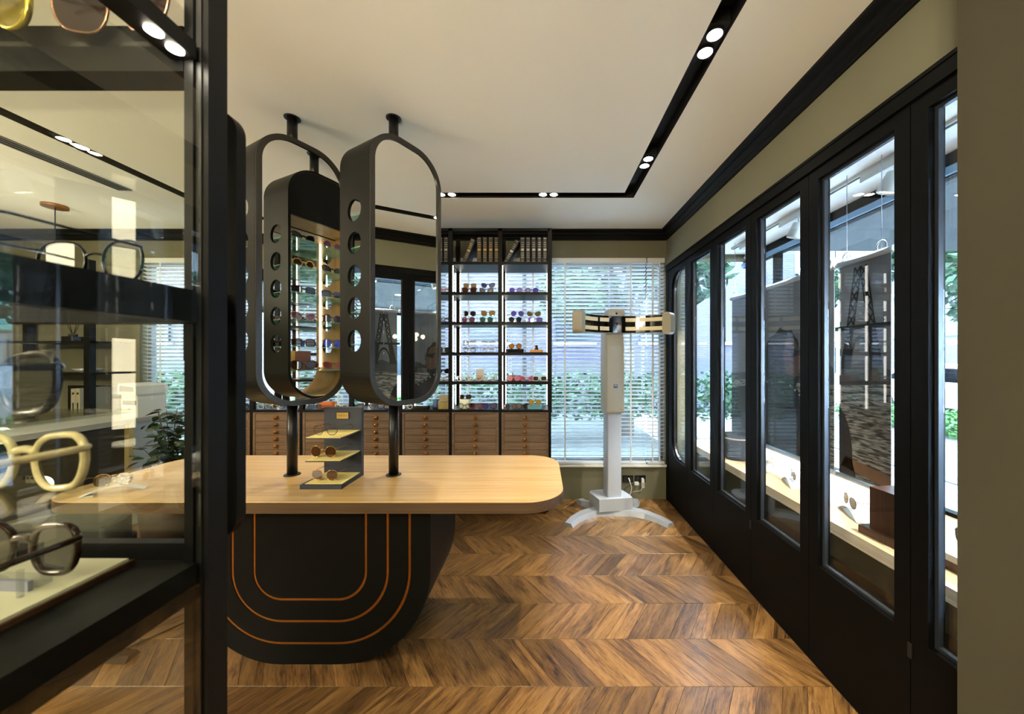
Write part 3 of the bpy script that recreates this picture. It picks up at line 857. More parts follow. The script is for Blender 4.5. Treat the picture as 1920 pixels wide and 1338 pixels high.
def block(name, label, cat, px, row, w, d, h, mat, y=3.34, group=None, mb=None):
    m_ = mb or MB().prism(rrect(-w / 2, w / 2, -d / 2, d / 2, min(w, d) * 0.12, 4), 0, h, axis='z')
    o = link(name, m_.mesh(name), mat, None, (sx(px, y), y, ZL[row])); tag(o, label, cat, group); return o
block('display_plinth', 'flat black display plinth under amber sunglasses, corner bay', 'plinth', 966, 4, 0.165, 0.14, 0.03, M['gloss_black'])
eyewear('amber round sunglasses on a black plinth, corner bay', (sx(966, 3.30), 3.30, SZ[3] + 0.0305), 0, 'round', fmat(TOR), lmat((170, 110, 30), 0.75), True, False, 0.9, group=G_SH)
tr = T('jewel_tray', 'orange tray with a dark perfume stopper, corner bay', 'tray', (sx(1006, 3.31), 3.31, SZ[3]))
P('tray', MB().prism(rrect(-0.06, 0.06, -0.05, 0.05, 0.012, 4), 0, 0.016, axis='z'), pm('tray_orange', sr(206, 130, 40), 0.5), tr)
P('rim', MB().ring(rrect(-0.06, 0.06, -0.05, 0.05, 0.012, 4), rrect(-0.054, 0.054, -0.044, 0.044, 0.01, 4), 0.016, 0.022, axis='z'), pm('tray_orange', sr(206, 130, 40), 0.5), tr)
P('stopper', MB().lathe([(0.018, 0.016), (0.02, 0.03), (0.012, 0.045), (0.016, 0.056), (0.006, 0.066)], 10), M['gloss_black'], tr)
cs = T('spectacle_case', 'dark red hard spectacle case, fifth shelf, corner bay', 'case', (sx(964, 3.40), 3.40, SZ[4]))
P('shell', MB().prism(rrect(-0.066, 0.066, -0.03, 0.03, 0.026, 6), 0, 0.026, axis='z'), pm('case_red', sr(120, 30, 36), 0.35), cs)
P('lid', MB().prism(rrect(-0.066, 0.066, -0.03, 0.03, 0.026, 6), 0.027, 0.048, axis='z'), pm('case_red', sr(120, 30, 36), 0.35), cs)
shelf_eye(963, 5, 0, 'round', PNK, (190, 120, 130), A_, 'pink round sunglasses before red case', open_=False)
shelf_eye(988, 5, 0, 'cat', PNK, (170, 90, 110), A_, 'rose cat-eye sunglasses')
shelf_eye(1012, 5, 0, 'square', WHT, (60, 60, 64), A_, 'white square sunglasses')
for q, (px, st, fc, lc, what) in enumerate(((958, 'square', (60, 60, 64), (40, 40, 44), 'smoke grey square sunglasses'), (980, 'round', BLK, (50, 50, 54), 'small black round sunglasses'))):
    shelf_eye(px, 6, 0, st, fc, lc, A_, what)
cs = T('spectacle_case', 'teal blue spectacle case with amber glasses on corner counter', 'case', (sx(1003, 3.30), 3.30, CZ))
P('shell', MB().prism(rrect(-0.068, 0.068, -0.034, 0.034, 0.028, 6), 0, 0.022, axis='z'), pm('case_teal', sr(96, 150, 160), 0.4), cs)
P('lid', MB().prism(rrect(-0.068, 0.068, -0.034, 0.034, 0.028, 6), 0.023, 0.036, axis='z'), pm('case_teal', sr(96, 150, 160), 0.4), cs)
eyewear('amber tinted aviator sunglasses lying on the teal case', (sx(1003, 3.29), 3.29, CZ + 0.0362), 0.05, 'aviator', fmat(GOLD_, True), lmat((190, 150, 60), 0.6), False, False, 0.85, group=G_SH)
# second bay
riser(881, 2, 0.15, 0.062, 'clear riser under gilt sunglasses, second bay'); riser(915, 2, 0.15, 0.062, 'clear riser under navy cat-eye sunglasses, second bay')
shelf_eye(881, 2, 1, 'square', GOLD_, (120, 84, 40), B_, 'gilt brown square sunglasses', False, True)
shelf_eye(915, 2, 1, 'cat', NAVY, (70, 76, 120), B_, 'navy cat-eye sunglasses')
shelf_eye(880, 2, 0, 'butterfly', TOR, (70, 40, 26), B_, 'brown butterfly sunglasses')
shelf_eye(912, 2, 0, 'cat', (36, 40, 66), (44, 48, 80), B_, 'dark navy pointed sunglasses')
riser(880, 3, 0.15, 0.062, 'clear riser under black aviators, second bay'); riser(915, 3, 0.15, 0.062, 'clear riser under tan butterfly sunglasses, second bay')
shelf_eye(880, 3, 1, 'aviator', BLK, (44, 40, 40), B_, 'black aviator sunglasses', False, True)
shelf_eye(915, 3, 1, 'butterfly', (130, 98, 52), (150, 120, 70), B_, 'tan butterfly sunglasses')
shelf_eye(878, 3, 0, 'round', (90, 50, 66), (110, 60, 84), B_, 'plum round sunglasses')
shelf_eye(912, 3, 0, 'round', GRN, (50, 96, 74), B_, 'green round sunglasses')
riser(880, 4, 0.15, 0.062, 'clear riser under pale square spectacles, second bay'); riser(916, 4, 0.15, 0.062, 'clear riser under fine black spectacles, second bay')
shelf_eye(880, 4, 1, 'square', (150, 150, 150), None, B_, 'pale grey square spectacles', name='eyeglasses')
shelf_eye(916, 4, 1, 'cat', BLK, None, B_, 'fine black cat-eye spectacles', False, True, name='eyeglasses')
shelf_eye(880, 4, 0, 'round', (120, 116, 112), None, B_, 'grey round spectacles', name='eyeglasses')
shelf_eye(915, 4, 0, 'panto', CLR, None, B_, 'clear panto spectacles', name='eyeglasses')
cd = T('printed_card', 'small printed card with orange motif, second bay', 'card', (sx(900, 3.42), 3.42, SZ[4]))
P('card', MB().prism(rrect(-0.037, 0.037, 0, 0.105, 0.008, 4), -0.003, 0.003, axis='y'), pm('card_beige', sr(206, 196, 178), 0.7, var=0.1, scale=40), cd)
P('print', MB().prism(rrect(-0.03, 0.03, 0.012, 0.045, 0.014, 4), -0.0038, -0.003, axis='y'), pm('card_orange', sr(206, 120, 70), 0.7, var=0.3, scale=70), cd)
for q, (px, what) in enumerate(((869, 'white slim spectacles at the post end'), (890, 'white slim spectacles before the card'), (918, 'white slim spectacles at the open end'))):
    shelf_eye(px, 5, 0, 'cat', WHT, None, B_, what, name='eyeglasses')
block('display_cube', 'ivory display cube under sunglasses, second bay counter', 'cube', 872, 6, 0.09, 0.08, 0.085, pm('ivory', sr(214, 210, 176), 0.6), 3.34)
eyewear('black browline sunglasses on the ivory cube, second bay', (sx(872, 3.33), 3.33, CZ + 0.0853), 0.0, 'square', fmat(BLK), lmat((60, 52, 40)), True, False, 0.8, group=G_SH)
shelf_eye(871, 6, 0, 'round', GRN, None, B_, 'green spectacles before ivory cube', name='eyeglasses')
shelf_eye(893, 6, 0, 'butterfly', RED, (60, 20, 28), B_, 'red butterfly sunglasses')
shelf_eye(918, 6, 0, 'butterfly', NAVY, (40, 40, 120), B_, 'blue lens shield sunglasses')
# third bay (only its end shows beside the front mirror) and the counter below the mirrors
shelf_eye(832, 2, 0, 'round', (196, 90, 60), None, C_, 'coral round spectacles', name='eyeglasses')
shelf_eye(831, 3, 0, 'cat', BLK, None, C_, 'black cat-eye spectacles', name='eyeglasses')
shelf_eye(832, 4, 0, 'square', (60, 60, 60), (60, 60, 60), C_, 'grey square sunglasses')
riser(831, 5, 0.12, 0.09, 'clear riser with black sunglasses in the third bay')
shelf_eye(831, 5, 1, 'cat', BLK, (26, 26, 26), C_, 'black sunglasses')
shelf_eye(832, 5, 0, 'round', WHT, None, C_, 'white round spectacles', name='eyeglasses')
block('gift_box', 'tan gift box standing on the speckled box, third bay', 'box', 833, 6, 0.078, 0.06, 0.115, pm('box_tan', sr(176, 158, 112), 0.6), 3.40)
block('gift_box', 'speckled gold gift box in the third bay counter front', 'box', 833, 6, 0.10, 0.06, 0.062, pm('box_speckle', sr(160, 140, 84), 0.6, var=0.9, scale=120), 3.31)
block('gift_box', 'blue gift box beside the tan box on third bay counter', 'box', 817, 6, 0.04, 0.06, 0.075, pm('box_blue', sr(90, 120, 170), 0.6), 3.40)
block('black_case', 'flat black case with white lettering on third bay counter', 'case', 786, 6, 0.18, 0.07, 0.03, M['gloss_black'], 3.31)
CN = [(455, 'round', BLK), (482, 'square', CLR), (509, 'panto', (150, 140, 120)), (536, 'cat', (60, 60, 60)), (563, 'round', CLR), (590, 'square', (90, 90, 90)), (640, 'cat', WHT), (668, 'round', (120, 100, 80)), (706, 'butterfly', (60, 50, 60)), (733, 'square', BLK), (762, 'panto', CLR)]
for q, (px, st, c) in enumerate(CN):
    nm = {BLK: 'black', CLR: 'clear', WHT: 'white'}.get(c, 'grey brown')
    where = ['left end of counter below left mirror', 'second on counter below left mirror', 'third on counter below left mirror', 'fourth on counter below left mirror', 'before the left pole on counter', 'just after the left pole on counter', 'between orange case and slate stand', 'beside the slate stand left edge', 'right of the slate stand on counter', 'before the right pole on counter', 'between right pole and black case'][q]
    eyewear('%s %s spectacles, %s' % (nm, {'cat': 'cat-eye'}.get(st, st), where), (sx(px, 3.28), 3.28, CZ + 0.0003), random.uniform(-.2, .2), st, fmat(c), M['clear_lens'], True, False, 0.9, group=G_SH, name='eyeglasses')
oc = T('spectacle_case', 'orange spectacle case on counter behind the slate stand', 'case', (sx(614, 3.40), 3.40, CZ))
P('shell', MB().prism(rrect(-0.08, 0.08, -0.035, 0.035, 0.026, 6), 0, 0.03, axis='z'), pm('case_orange', sr(214, 104, 40), 0.4), oc)
P('lid', MB().prism(rrect(-0.08, 0.08, -0.035, 0.035, 0.026, 6), 0.031, 0.055, axis='z'), pm('case_orange', sr(214, 104, 40), 0.4), oc)
eyewear('thin black spectacles resting on the orange case', (sx(616, 3.39), 3.39, CZ + 0.0553), 0.1, 'round', fmat(BLK, True), M['clear_lens'], False, False, 0.9, group=G_SH, name='eyeglasses')

# ------------------------------------------------------------------ consultation table
TZ = 0.785
TCX, TXR_, TY1_, TY2_ = -1.061, 0.106, 1.549, 2.306
TXL_ = 2 * TCX - TXR_
tb = T('consultation_table', 'long oak table with rounded corners on a charcoal base with gold inlays', 'table', (TCX, 1.93, 0))
ox, oy = TCX, 1.93
top = rrect(TXL_ - ox, TXR_ - ox, TY1_ - oy, TY2_ - oy, 0.18, 14)
mb = MB()
ins = rrect(TXL_ - ox + .003, TXR_ - ox - .003, TY1_ - oy + .003, TY2_ - oy - .003, 0.177, 14)
n = len(top)
mb.prism(top, TZ - 0.05, TZ - 0.003, axis='z', mi=1, smooth=True)
mb.f.pop(1); mb.mi.pop(1); mb.sm.pop(1)
mb.add([(p[0], p[1], TZ - 0.003) for p in top] + [(p[0], p[1], TZ) for p in ins], [(i, (i + 1) % n, n + (i + 1) % n, n + i) for i in range(n)], 0)
mb.add([(p[0], p[1], TZ) for p in ins], [list(range(n))], 0)
P('tabletop', mb, [M['oak'], M['oak_edge_shaded']], tb)
HW, BR, BY0, BY1 = 0.553, 0.425, 1.652, 2.13
def ushape(d, n_=16):
    """U outline in (x, z): right side down, round the bottom, left side up; d = offset inwards"""
    r_ = BR - d
    pts = [(HW - d, TZ - 0.05)]
    for k in range(n_ + 1):
        w = R(0 - 90 * k / n_); pts.append((HW - BR + r_ * math.cos(w), BR + r_ * math.sin(w)))
    for k in range(n_ + 1):
        w = R(-90 - 90 * k / n_); pts.append((-HW + BR + r_ * math.cos(w), BR + r_ * math.sin(w)))
    pts.append((-HW + d, TZ - 0.05))
    return pts
def ustrip(d0, d1, ya, yb_, mat, name):
    a, b_ = ushape(d0), ushape(d1)
    m_ = MB(); n_ = len(a)
    va = [(p[0], ya - oy, p[1]) for p in a]; vb = [(p[0], ya - oy, p[1]) for p in b_]
    vc = [(p[0], yb_ - oy, p[1]) for p in a]; vd = [(p[0], yb_ - oy, p[1]) for p in b_]
    o = []
    for i in range(n_ - 1):
        m_.add([va[i], va[i + 1], vb[i + 1], vb[i]], [(0, 1, 2, 3)])
        m_.add([vc[i], vc[i + 1], vd[i + 1], vd[i]], [(3, 2, 1, 0)])
        m_.add([va[i], va[i + 1], vc[i + 1], vc[i]], [(3, 2, 1, 0)], 0, True)
        m_.add([vb[i], vb[i + 1], vd[i + 1], vd[i]], [(0, 1, 2, 3)], 0, True)
    return P(name, m_, mat, tb)
gd = [0.0, 0.090, 0.102, 0.191, 0.203, 0.291, 0.303]
for k in range(3):
    ustrip(gd[2 * k], gd[2 * k + 1], BY0, BY1, M['base'], 'base_band')
    o = ustrip(gd[2 * k + 1], gd[2 * k + 2], BY0 + 0.003, BY1 - 0.003, M['brass'], 'brass_inlay'); o['label'] = 'gold inlay line'
inn = ushape(gd[6])
m_ = MB(); m_.prism([(p[0], p[1]) for p in inn][::-1], BY0 - oy, BY1 - oy, axis='y')
P('base_core', m_, M['base'], tb)

# ------------------------------------------------------------------ mirror cabinets on poles
PYC = 1.915
W_, D_, H0, H1, RC, TH = 0.44, 0.235, 1.165, 2.513, 0.17, 0.014
HOLES = [2.115, 1.958, 1.801, 1.645, 1.488]
def mirror_cabinet(xc, ang, label):
    t = T('mirror_cabinet', label, 'mirror', (xc, PYC, TZ), R(ang))
    b0, b1 = H0 - TZ, H1 - TZ
    out = rrect(-W_ / 2, W_ / 2, b0, b1, RC, 14)
    inn_ = rrect(-W_ / 2 + TH, W_ / 2 - TH, b0 + TH, b1 - TH, RC - TH, 14)
    nn = 15
    lowr = set(range(0, nn - 1)) | set(range(3 * nn, 4 * nn))
    # point order: lower right, upper right, upper left, lower left
    for nm, keep in (('lower_shell', lowr), ('upper_shell', set(range(nn, 3 * nn - 1)))):
        m_ = MB(); m_.ring(out, inn_, -D_ / 2, D_ / 2, axis='y', skip=set(range(4 * nn)) - keep, in_mi=1)
        P(nm, m_, [M['pod'], M['pod_wood']], t)
    z0, z1 = b0 + RC, b1 - RC
    for sg in (-1, 1):
        m_ = MB()
        xo, xi = sg * W_ / 2, sg * (W_ / 2 - TH)
        zs = sorted(h - TZ for h in HOLES)
        pc = 0.157
        cells = []
        def quad(ya, yb_, za, zb):
            q = [(xo, ya, za), (xo, yb_, za), (xo, yb_, zb), (xo, ya, zb)]
            m_.add(q, [(0, 1, 2, 3) if sg > 0 else (3, 2, 1, 0)], 0)
            q = [(xi, ya, za), (xi, yb_, za), (xi, yb_, zb), (xi, ya, zb)]
            m_.add(q, [(3, 2, 1, 0) if sg > 0 else (0, 1, 2, 3)], 1)
        quad(-D_ / 2, D_ / 2, z0, zs[0] - pc / 2); quad(-D_ / 2, D_ / 2, zs[-1] + pc / 2, z1)
        hr = 0.053
        for zc_ in zs:
            hy, hz = D_ / 2, pc / 2
            ca = math.atan2(hz, hy)
            angs = sorted([2 * math.pi * q / 28 for q in range(28)] + [ca, math.pi - ca, math.pi + ca, 2 * math.pi - ca])
            cp = [(hr * math.cos(a), zc_ + hr * math.sin(a)) for a in angs]
            bp_ = []
            for a in angs:
                c, s_ = math.cos(a), math.sin(a)
                q = min(hy / abs(c) if abs(c) > 1e-9 else 9, hz / abs(s_) if abs(s_) > 1e-9 else 9)
                bp_.append((q * c, zc_ + q * s_))
            for i in range(len(angs)):
                j = (i + 1) % len(angs)
                m_.add([(xo, *cp[i]), (xo, *bp_[i]), (xo, *bp_[j]), (xo, *cp[j])], [(0, 1, 2, 3) if sg > 0 else (3, 2, 1, 0)], 0)
                m_.add([(xi, *cp[i]), (xi, *bp_[i]), (xi, *bp_[j]), (xi, *cp[j])], [(3, 2, 1, 0) if sg > 0 else (0, 1, 2, 3)], 1)
                m_.add([(xo, *cp[i]), (xo, *cp[j]), (xi, *cp[j]), (xi, *cp[i])], [(0, 1, 2, 3)], 0, True)
        for yy in (-D_ / 2, D_ / 2):
            m_.add([(xo, yy, z0), (xi, yy, z0), (xi, yy, z1), (xo, yy, z1)], [(0, 1, 2, 3)], 0)
        P('side_panel', m_, [M['pod'], M['pod_wood']], t)
    ri = rrect(-W_ / 2 + 0.026, W_ / 2 - 0.026, b0 + 0.026, b1 - 0.026, RC - 0.026, 14)
    ro = rrect(-W_ / 2 + 0.001, W_ / 2 - 0.001, b0 + 0.001, b1 - 0.001, RC - 0.001, 14)
    P('mirror_rim', MB().ring(ro, ri, -D_ / 2 - 0.006, -D_ / 2 + 0.0005, axis='y'), M['rim'], t, 'bronze edged mirror rim')
    P('mirror', MB().prism(rrect(-W_ / 2 + TH, W_ / 2 - TH, b0 + TH, b1 - TH, RC - TH, 14)[::-1], -D_ / 2 + 0.001, -D_ / 2 + 0.006, axis='y'), M['mirror'], t, 'silvered mirror pane')
    P('divider', MB().prism(inn_[::-1], -D_ / 2 + 0.007, -D_ / 2 + 0.022, axis='y'), M['pod'], t)
    P('back_mirror', MB().prism(rrect(-W_ / 2 + TH + .001, W_ / 2 - TH - .001, b0 + TH + .001, 2.21 - TZ, RC - TH, 14, rs=(RC - TH, .002, .002, RC - TH))[::-1], -D_ / 2 + 0.0225, -D_ / 2 + 0.026, axis='y'), M['mirror'], t)
    fp = rrect(-W_ / 2 + TH + .001, W_ / 2 - TH - .001, 2.215 - TZ, b1 - TH - 0.001, 0, 14, rs=(.002, RC - TH, RC - TH, .002))
    P('fascia', MB().prism(fp[::-1], D_ / 2 - 0.016, D_ / 2 - 0.001, axis='y'), M['pod'], t)
    P('compartment_top', MB().box(-W_ / 2 + TH + .001, W_ / 2 - TH - .001, -D_ / 2 + 0.028, D_ / 2 - 0.018, 2.216 - TZ, 2.228 - TZ), M['pod_wood'], t)
    shs = [h - 0.014 - TZ for h in HOLES] + [1.335 - TZ]
    for z in shs:
        P('glass_shelf', MB().box(-W_ / 2 + TH + .001, W_ / 2 - TH - .001, -D_ / 2 + 0.03, D_ / 2 - 0.018, z - 0.006, z), M['shelf_glass'], t)
    for xx, nm in ((W_ / 2 - TH - 0.006, 'led_strip'),):
        P(nm, MB().box(xx - 0.003, xx + 0.005, 0.062, 0.074, 1.345 - TZ, 2.21 - TZ), M['led'], t)
    P('upper_pole', MB().lathe([(0.0245, b1 - 0.004), (0.0245, CEIL - TZ - 0.006)], 20), M['steel_black'], t)
    P('lower_pole', MB().lathe([(0.0245, 0.006), (0.0245, b0 + 0.004)], 20), M['steel_black'], t)
    P('flange', MB().lathe([(0.039, 0), (0.039, 0.004), (0.036, 0.006)], 24), M['steel_black'], t)
    P('flange', MB().lathe([(0.036, CEIL - TZ - 0.006), (0.039, CEIL - TZ - 0.004), (0.039, CEIL - TZ)], 24), M['steel_black'], t)
    return t, shs
def in_pod(t, shs, who, sets):
    ca, sa = math.cos(t.rotation_euler.z), math.sin(t.rotation_euler.z)
    rowname = ['top glass shelf', 'second glass shelf', 'third glass shelf', 'fourth glass shelf', 'fifth glass shelf', 'lowest glass shelf']
    for k, row in enumerate(sets):
        for (lx, st, fc, lc, what, thick, metal) in row:
            ly = 0.045
            x = t.location.x + lx * ca - ly * sa; y = t.location.y + lx * sa + ly * ca
            eyewear('%s on %s of the %s' % (what, rowname[k], who), (x, y, TZ + shs[k] + 0.0005), t.rotation_euler.z + math.pi + random.uniform(-.06, .06), st, fmat(fc, metal), lmat(lc, 0.85) if lc else M['clear_lens'], thick, False, 0.95, group='eyewear inside the mirror cabinets')
tL, sh = mirror_cabinet(-1.3235, 62, 'tall rounded mirror cabinet on poles, reflecting lit shelves of eyewear')
tR, sh = mirror_cabinet(-0.7844, 59.5, 'tall rounded mirror cabinet on poles nearest the white machine')
in_pod(tR, sh, 'front mirror cabinet', [
    [(-.09, 'cat', BLK, (26, 24, 24), 'black cat-eye sunglasses', True, False), (.09, 'round', GOLD_, (110, 70, 110), 'violet tinted gold sunglasses', False, True)],
    [(-.09, 'hex', GOLD_, (60, 40, 24), 'gold hexagonal sunglasses', True, False), (.09, 'cat', BLK, (60, 60, 66), 'black pointed sunglasses', True, False)],
    [(-.09, 'square', BLK, (30, 34, 50), 'black square sunglasses', True, False), (.09, 'square', NAVY, (60, 60, 70), 'navy square sunglasses', True, False)],
    [(-.09, 'cat', PNK, (120, 80, 100), 'rose cat-eye sunglasses', True, False), (.09, 'round', (60, 40, 70), (50, 40, 60), 'plum round sunglasses', True, False)],
    [(-.09, 'square', TOR, (70, 40, 24), 'tortoise square sunglasses', True, False), (.09, 'aviator', BLK, (50, 70, 190), 'blue mirrored aviators', False, True)],
    [(-.09, 'butterfly', TOR, (60, 36, 22), 'tortoise butterfly sunglasses', True, False), (.10, 'cat', (150, 70, 60), (120, 60, 50), 'copper cat-eye sunglasses', True, False)]])
in_pod(tL, sh, 'rear mirror cabinet', [
    [(0, 'cat', RED, (120, 50, 40), 'red cat-eye sunglasses', True, False)], [(0, 'round', GOLD_, (90, 60, 30), 'gold round sunglasses', False, True)],
    [(0, 'square', RED, (60, 20, 24), 'red square sunglasses', True, False)], [(0, 'aviator', BLK, (30, 30, 34), 'black aviator sunglasses', True, False)],
    [(0, 'cat', PNK, (120, 90, 100), 'pink cat-eye sunglasses', True, False)], [(0, 'butterfly', TOR, (80, 50, 30), 'brown butterfly sunglasses', True, False)]])
bxo = T('gift_carton', 'gold and brown carton leaning inside the front mirror cabinet', 'box', (0, 0, 0))
bxo.location = Matrix.Rotation(tR.rotation_euler.z, 4, 'Z') @ Vector((-.085, -.055, 0)) + Vector((tR.location.x, tR.location.y, TZ + sh[5] + 0.0005)); bxo.rotation_euler = (0, 0, tR.rotation_euler.z)
P('gold_half', MB().box(-.09, -.005, -.012, .012, 0, .115), pm('carton_gold', sr(214, 178, 92), 0.5), bxo); P('brown_half', MB().box(-.005, .09, -.012, .012, 0, .115), pm('carton_brown', sr(140, 84, 70), 0.5), bxo)

# ------------------------------------------------------------------ slate display stand on the table
SX0, SX1, SYa, SYb = -1.140, -0.943, 1.700, 1.915
st = T('eyewear_stand', 'slate blue three tier stand with yellow trays and a gold plate', 'display stand', ((SX0 + SX1) / 2, (SYa + SYb) / 2, TZ))
w, d = (SX1 - SX0) / 2, (SYb - SYa) / 2
P('base_board', MB().box(-w, w, -d, d, 0, 0.020), M['slate'], st)
P('back_panel', MB().box(-w, w, d - 0.024, d, 0.020, 0.362), M['slate'], st)
P('base_tray', MB().box(-w + 0.016, w - 0.006, -d + 0.014, d - 0.028, 0.020, 0.0225), M['kraft'], st, 'yellow felt tray')
for q in range(24):
    a = q / 23
    for (xx, yy) in ((-w + 0.012 + (2 * w - 0.02) * a, -d + 0.008),):
        P('stitch', MB().box(xx - 0.002, xx + 0.002, yy - 0.0012, yy + 0.0012, 0.020, 0.0208), M['track'], st)
    if q < 22:
        P('stitch', MB().box(w - 0.009, w - 0.007, d - 0.0248, d - 0.024, 0.035 + 0.0148 * q, 0.041 + 0.0148 * q), M['track'], st)
        P('stitch', MB().box(-w + 0.007, -w + 0.009, d - 0.0248, d - 0.024, 0.035 + 0.0148 * q, 0.041 + 0.0148 * q), M['track'], st)
    if q < 13:
        P('stitch', MB().box(-w + 0.012 + 0.0138 * q, -w + 0.017 + 0.0138 * q, d - 0.0248, d - 0.024, 0.353, 0.355), M['track'], st)
for z in (1.022 - TZ, 0.914 - TZ):
    P('tier', MB().box(-w + 0.026, w - 0.004, -d + 0.0, d - 0.024, z, z + 0.005), M['slate'], st)
    P('tier_tray', MB().box(-w + 0.028, w - 0.006, -d + 0.002, d - 0.026, z + 0.005, z + 0.0075), M['kraft'], st, 'yellow felt tray')
pl = P('name_plate', MB().box(-0.032, 0.032, d - 0.0275, d - 0.024, 0.302, 0.336), pm('plate_gold', sr(196, 164, 92), 0.35, metal=0.5), st, 'gold name plate')
P('name_plate_edge', MB().ring(rrect(-0.034, 0.034, 0.300, 0.338, 0.001, 1), rrect(-0.031, 0.031, 0.303, 0.335, 0.001, 1), d - 0.0282, d - 0.0240, axis='y', smooth=False), M['track'], st)
def text(body, size, parent, loc, rot, mat, name='lettering', spacing=1.0, ext=0.0002):
    cu = bpy.data.curves.new(name, 'FONT'); cu.body = body; cu.size = size; cu.align_x = 'CENTER'; cu.align_y = 'CENTER'; cu.extrude = ext; cu.space_character = spacing
    tmp = bpy.data.objects.new('tmp_text', cu); col.objects.link(tmp)
    bpy.context.view_layer.update()
    me = bpy.data.meshes.new_from_object(tmp.evaluated_get(bpy.context.evaluated_depsgraph_get()))
    bpy.data.objects.remove(tmp); bpy.data.curves.remove(cu)
    me.materials.clear(); me.materials.append(mat)
    o = bpy.data.objects.new(name, me); col.objects.link(o); o.parent = parent; o.location = loc; o.rotation_euler = rot; return o
text('GUCCI', 0.0125, st, (0, d - 0.0279, 0.319), (R(90), 0, 0), pm('plate_ink', sr(92, 74, 36), 0.5), spacing=1.25)
stx, sty = st.location.x, st.location.y
eyewear('tortoise panto spectacles on the top tray of the stand', (stx - 0.012, sty - 0.052, 1.022 + 0.0077), R(-4), 'panto', fmat((92, 62, 44)), M['clear_lens'], False, True, 1.0, group='eyewear on the slate stand', near=True, name='eyeglasses')
eyewear('round brown gradient sunglasses on the middle tray of the stand', (stx - 0.020, sty - 0.055, 0.914 + 0.0077), R(-4), 'round', fmat(GOLD_, True), lmat((66, 42, 24), 0.86), False, True, 1.06, group='eyewear on the slate stand', near=True)
eyewear('square brown sunglasses on the bottom tray of the stand', (stx - 0.016, sty - 0.050, TZ + 0.0228), R(-4), 'panto', fmat(GOLD_, True), lmat((72, 44, 28), 0.86), False, True, 1.08, group='eyewear on the slate stand', near=True)

# ------------------------------------------------------------------ white measuring column
MX, MY, MA = 0.655, 3.30, R(9)
mc = T('measuring_column', 'white fitting machine with curved black camera bar on a floor stand', 'machine', (MX, MY, 0), MA)
def leg_mesh(pts, w0, h0):
    m_ = MB()
    prev = None
    V3 = [Vector(p) for p in pts]
    rings = []
    for i, p in enumerate(V3):
        tdir = (V3[min(i + 1, len(V3) - 1)] - V3[max(i - 1, 0)]).normalized()
        nrm = Vector((-tdir.y, tdir.x, 0))
        ww = w0[i]; hh = h0[i]
        rings.append([p - nrm * ww, p - nrm * (ww - 0.018) + Vector((0, 0, hh)), p + nrm * (ww - 0.018) + Vector((0, 0, hh)), p + nrm * ww])
    for i in range(len(rings) - 1):
        a, b_ = rings[i], rings[i + 1]
        for q in range(3):
            m_.add([a[q], b_[q], b_[q + 1], a[q + 1]], [(0, 1, 2, 3)], 0, q == 1)
    m_.add(rings[0], [(0, 1, 2, 3)]); m_.add(rings[-1], [(3, 2, 1, 0)])
    return m_
for sg in (-1, 1):
    P('leg', leg_mesh([(0, -0.02, 0), (sg * 0.16, -0.04, 0), (sg * 0.28, -0.10, 0), (sg * 0.37, -0.19, 0), (sg * 0.43, -0.29, 0)], [0.07, 0.062, 0.056, 0.05, 0.046], [0.05, 0.048, 0.042, 0.036, 0.030]), M['silver'], mc)
    P('leg', leg_mesh([(0, 0.06, 0), (sg * 0.16, 0.09, 0), (sg * 0.24, 0.16, 0), (sg * 0.27, 0.24, 0)], [0.06, 0.055, 0.05, 0.045], [0.05, 0.045, 0.038, 0.03]), M['silver'], mc)
for o in mc.children:
    o.rotation_euler = (0, 0, -MA)
hb = [(-0.155, -0.09), (0.155, -0.09), (0.16, -0.02), (0.14, 0.09), (0.10, 0.15), (-0.16, 0.15), (-0.19, 0.10), (-0.17, 0.0)]
M['cool_white'] = pm('cool_white_plastic', sr(156, 162, 172), 0.38, var=0.03)
P('base_housing', MB().prism(hb, 0.045, 0.155, axis='z'), M['cool_white'], mc)
P('column', MB().prism(rrect(-0.066, 0.066, -0.055, 0.075, 0.012, 4), 0.155, 0.93, axis='z', smooth=True), M['cool_white'], mc)
cover = MB()
secs = [(0.915, 0.078, -0.068), (0.93, 0.086, -0.076), (1.52, 0.086, -0.078), (1.60, 0.084, -0.066), (1.70, 0.080, -0.042)]
rg = [rrect(-a, a, y0_, 0.095, 0.016, 4) for (_, a, y0_) in secs]
for i in range(len(secs) - 1):
    n_ = len(rg[i])
    cover.add([(p[0], p[1], secs[i][0]) for p in rg[i]] + [(p[0], p[1], secs[i + 1][0]) for p in rg[i + 1]], [(q, (q + 1) % n_, n_ + (q + 1) % n_, n_ + q) for q in range(n_)], 0, True)
cover.add([(p[0], p[1], secs[0][0]) for p in rg[0]], [list(range(len(rg[0])))[::-1]]); cover.add([(p[0], p[1], secs[-1][0]) for p in rg[-1]], [list(range(len(rg[-1])))])
P('column_cover', cover, M['cream'], mc)
lg = P('logo_badge', MB().prism([(-0.019, 1.141), (0.019, 1.141), (0.019, 1.175), (-0.019, 1.175)], -0.0785, -0.0765, axis='y'), pm('logo_navy', sr(22, 26, 44), 0.3), mc, 'dark square logo badge')
text('ZEISS', 0.0115, mc, (0, -0.0788, 1.163), (R(90), 0, 0), M['white'])
P('model_mark', MB().box(0.030, 0.068, -0.0775, -0.0765, 0.945, 0.950), pm('mark_grey', sr(110, 104, 96), 0.5), mc)
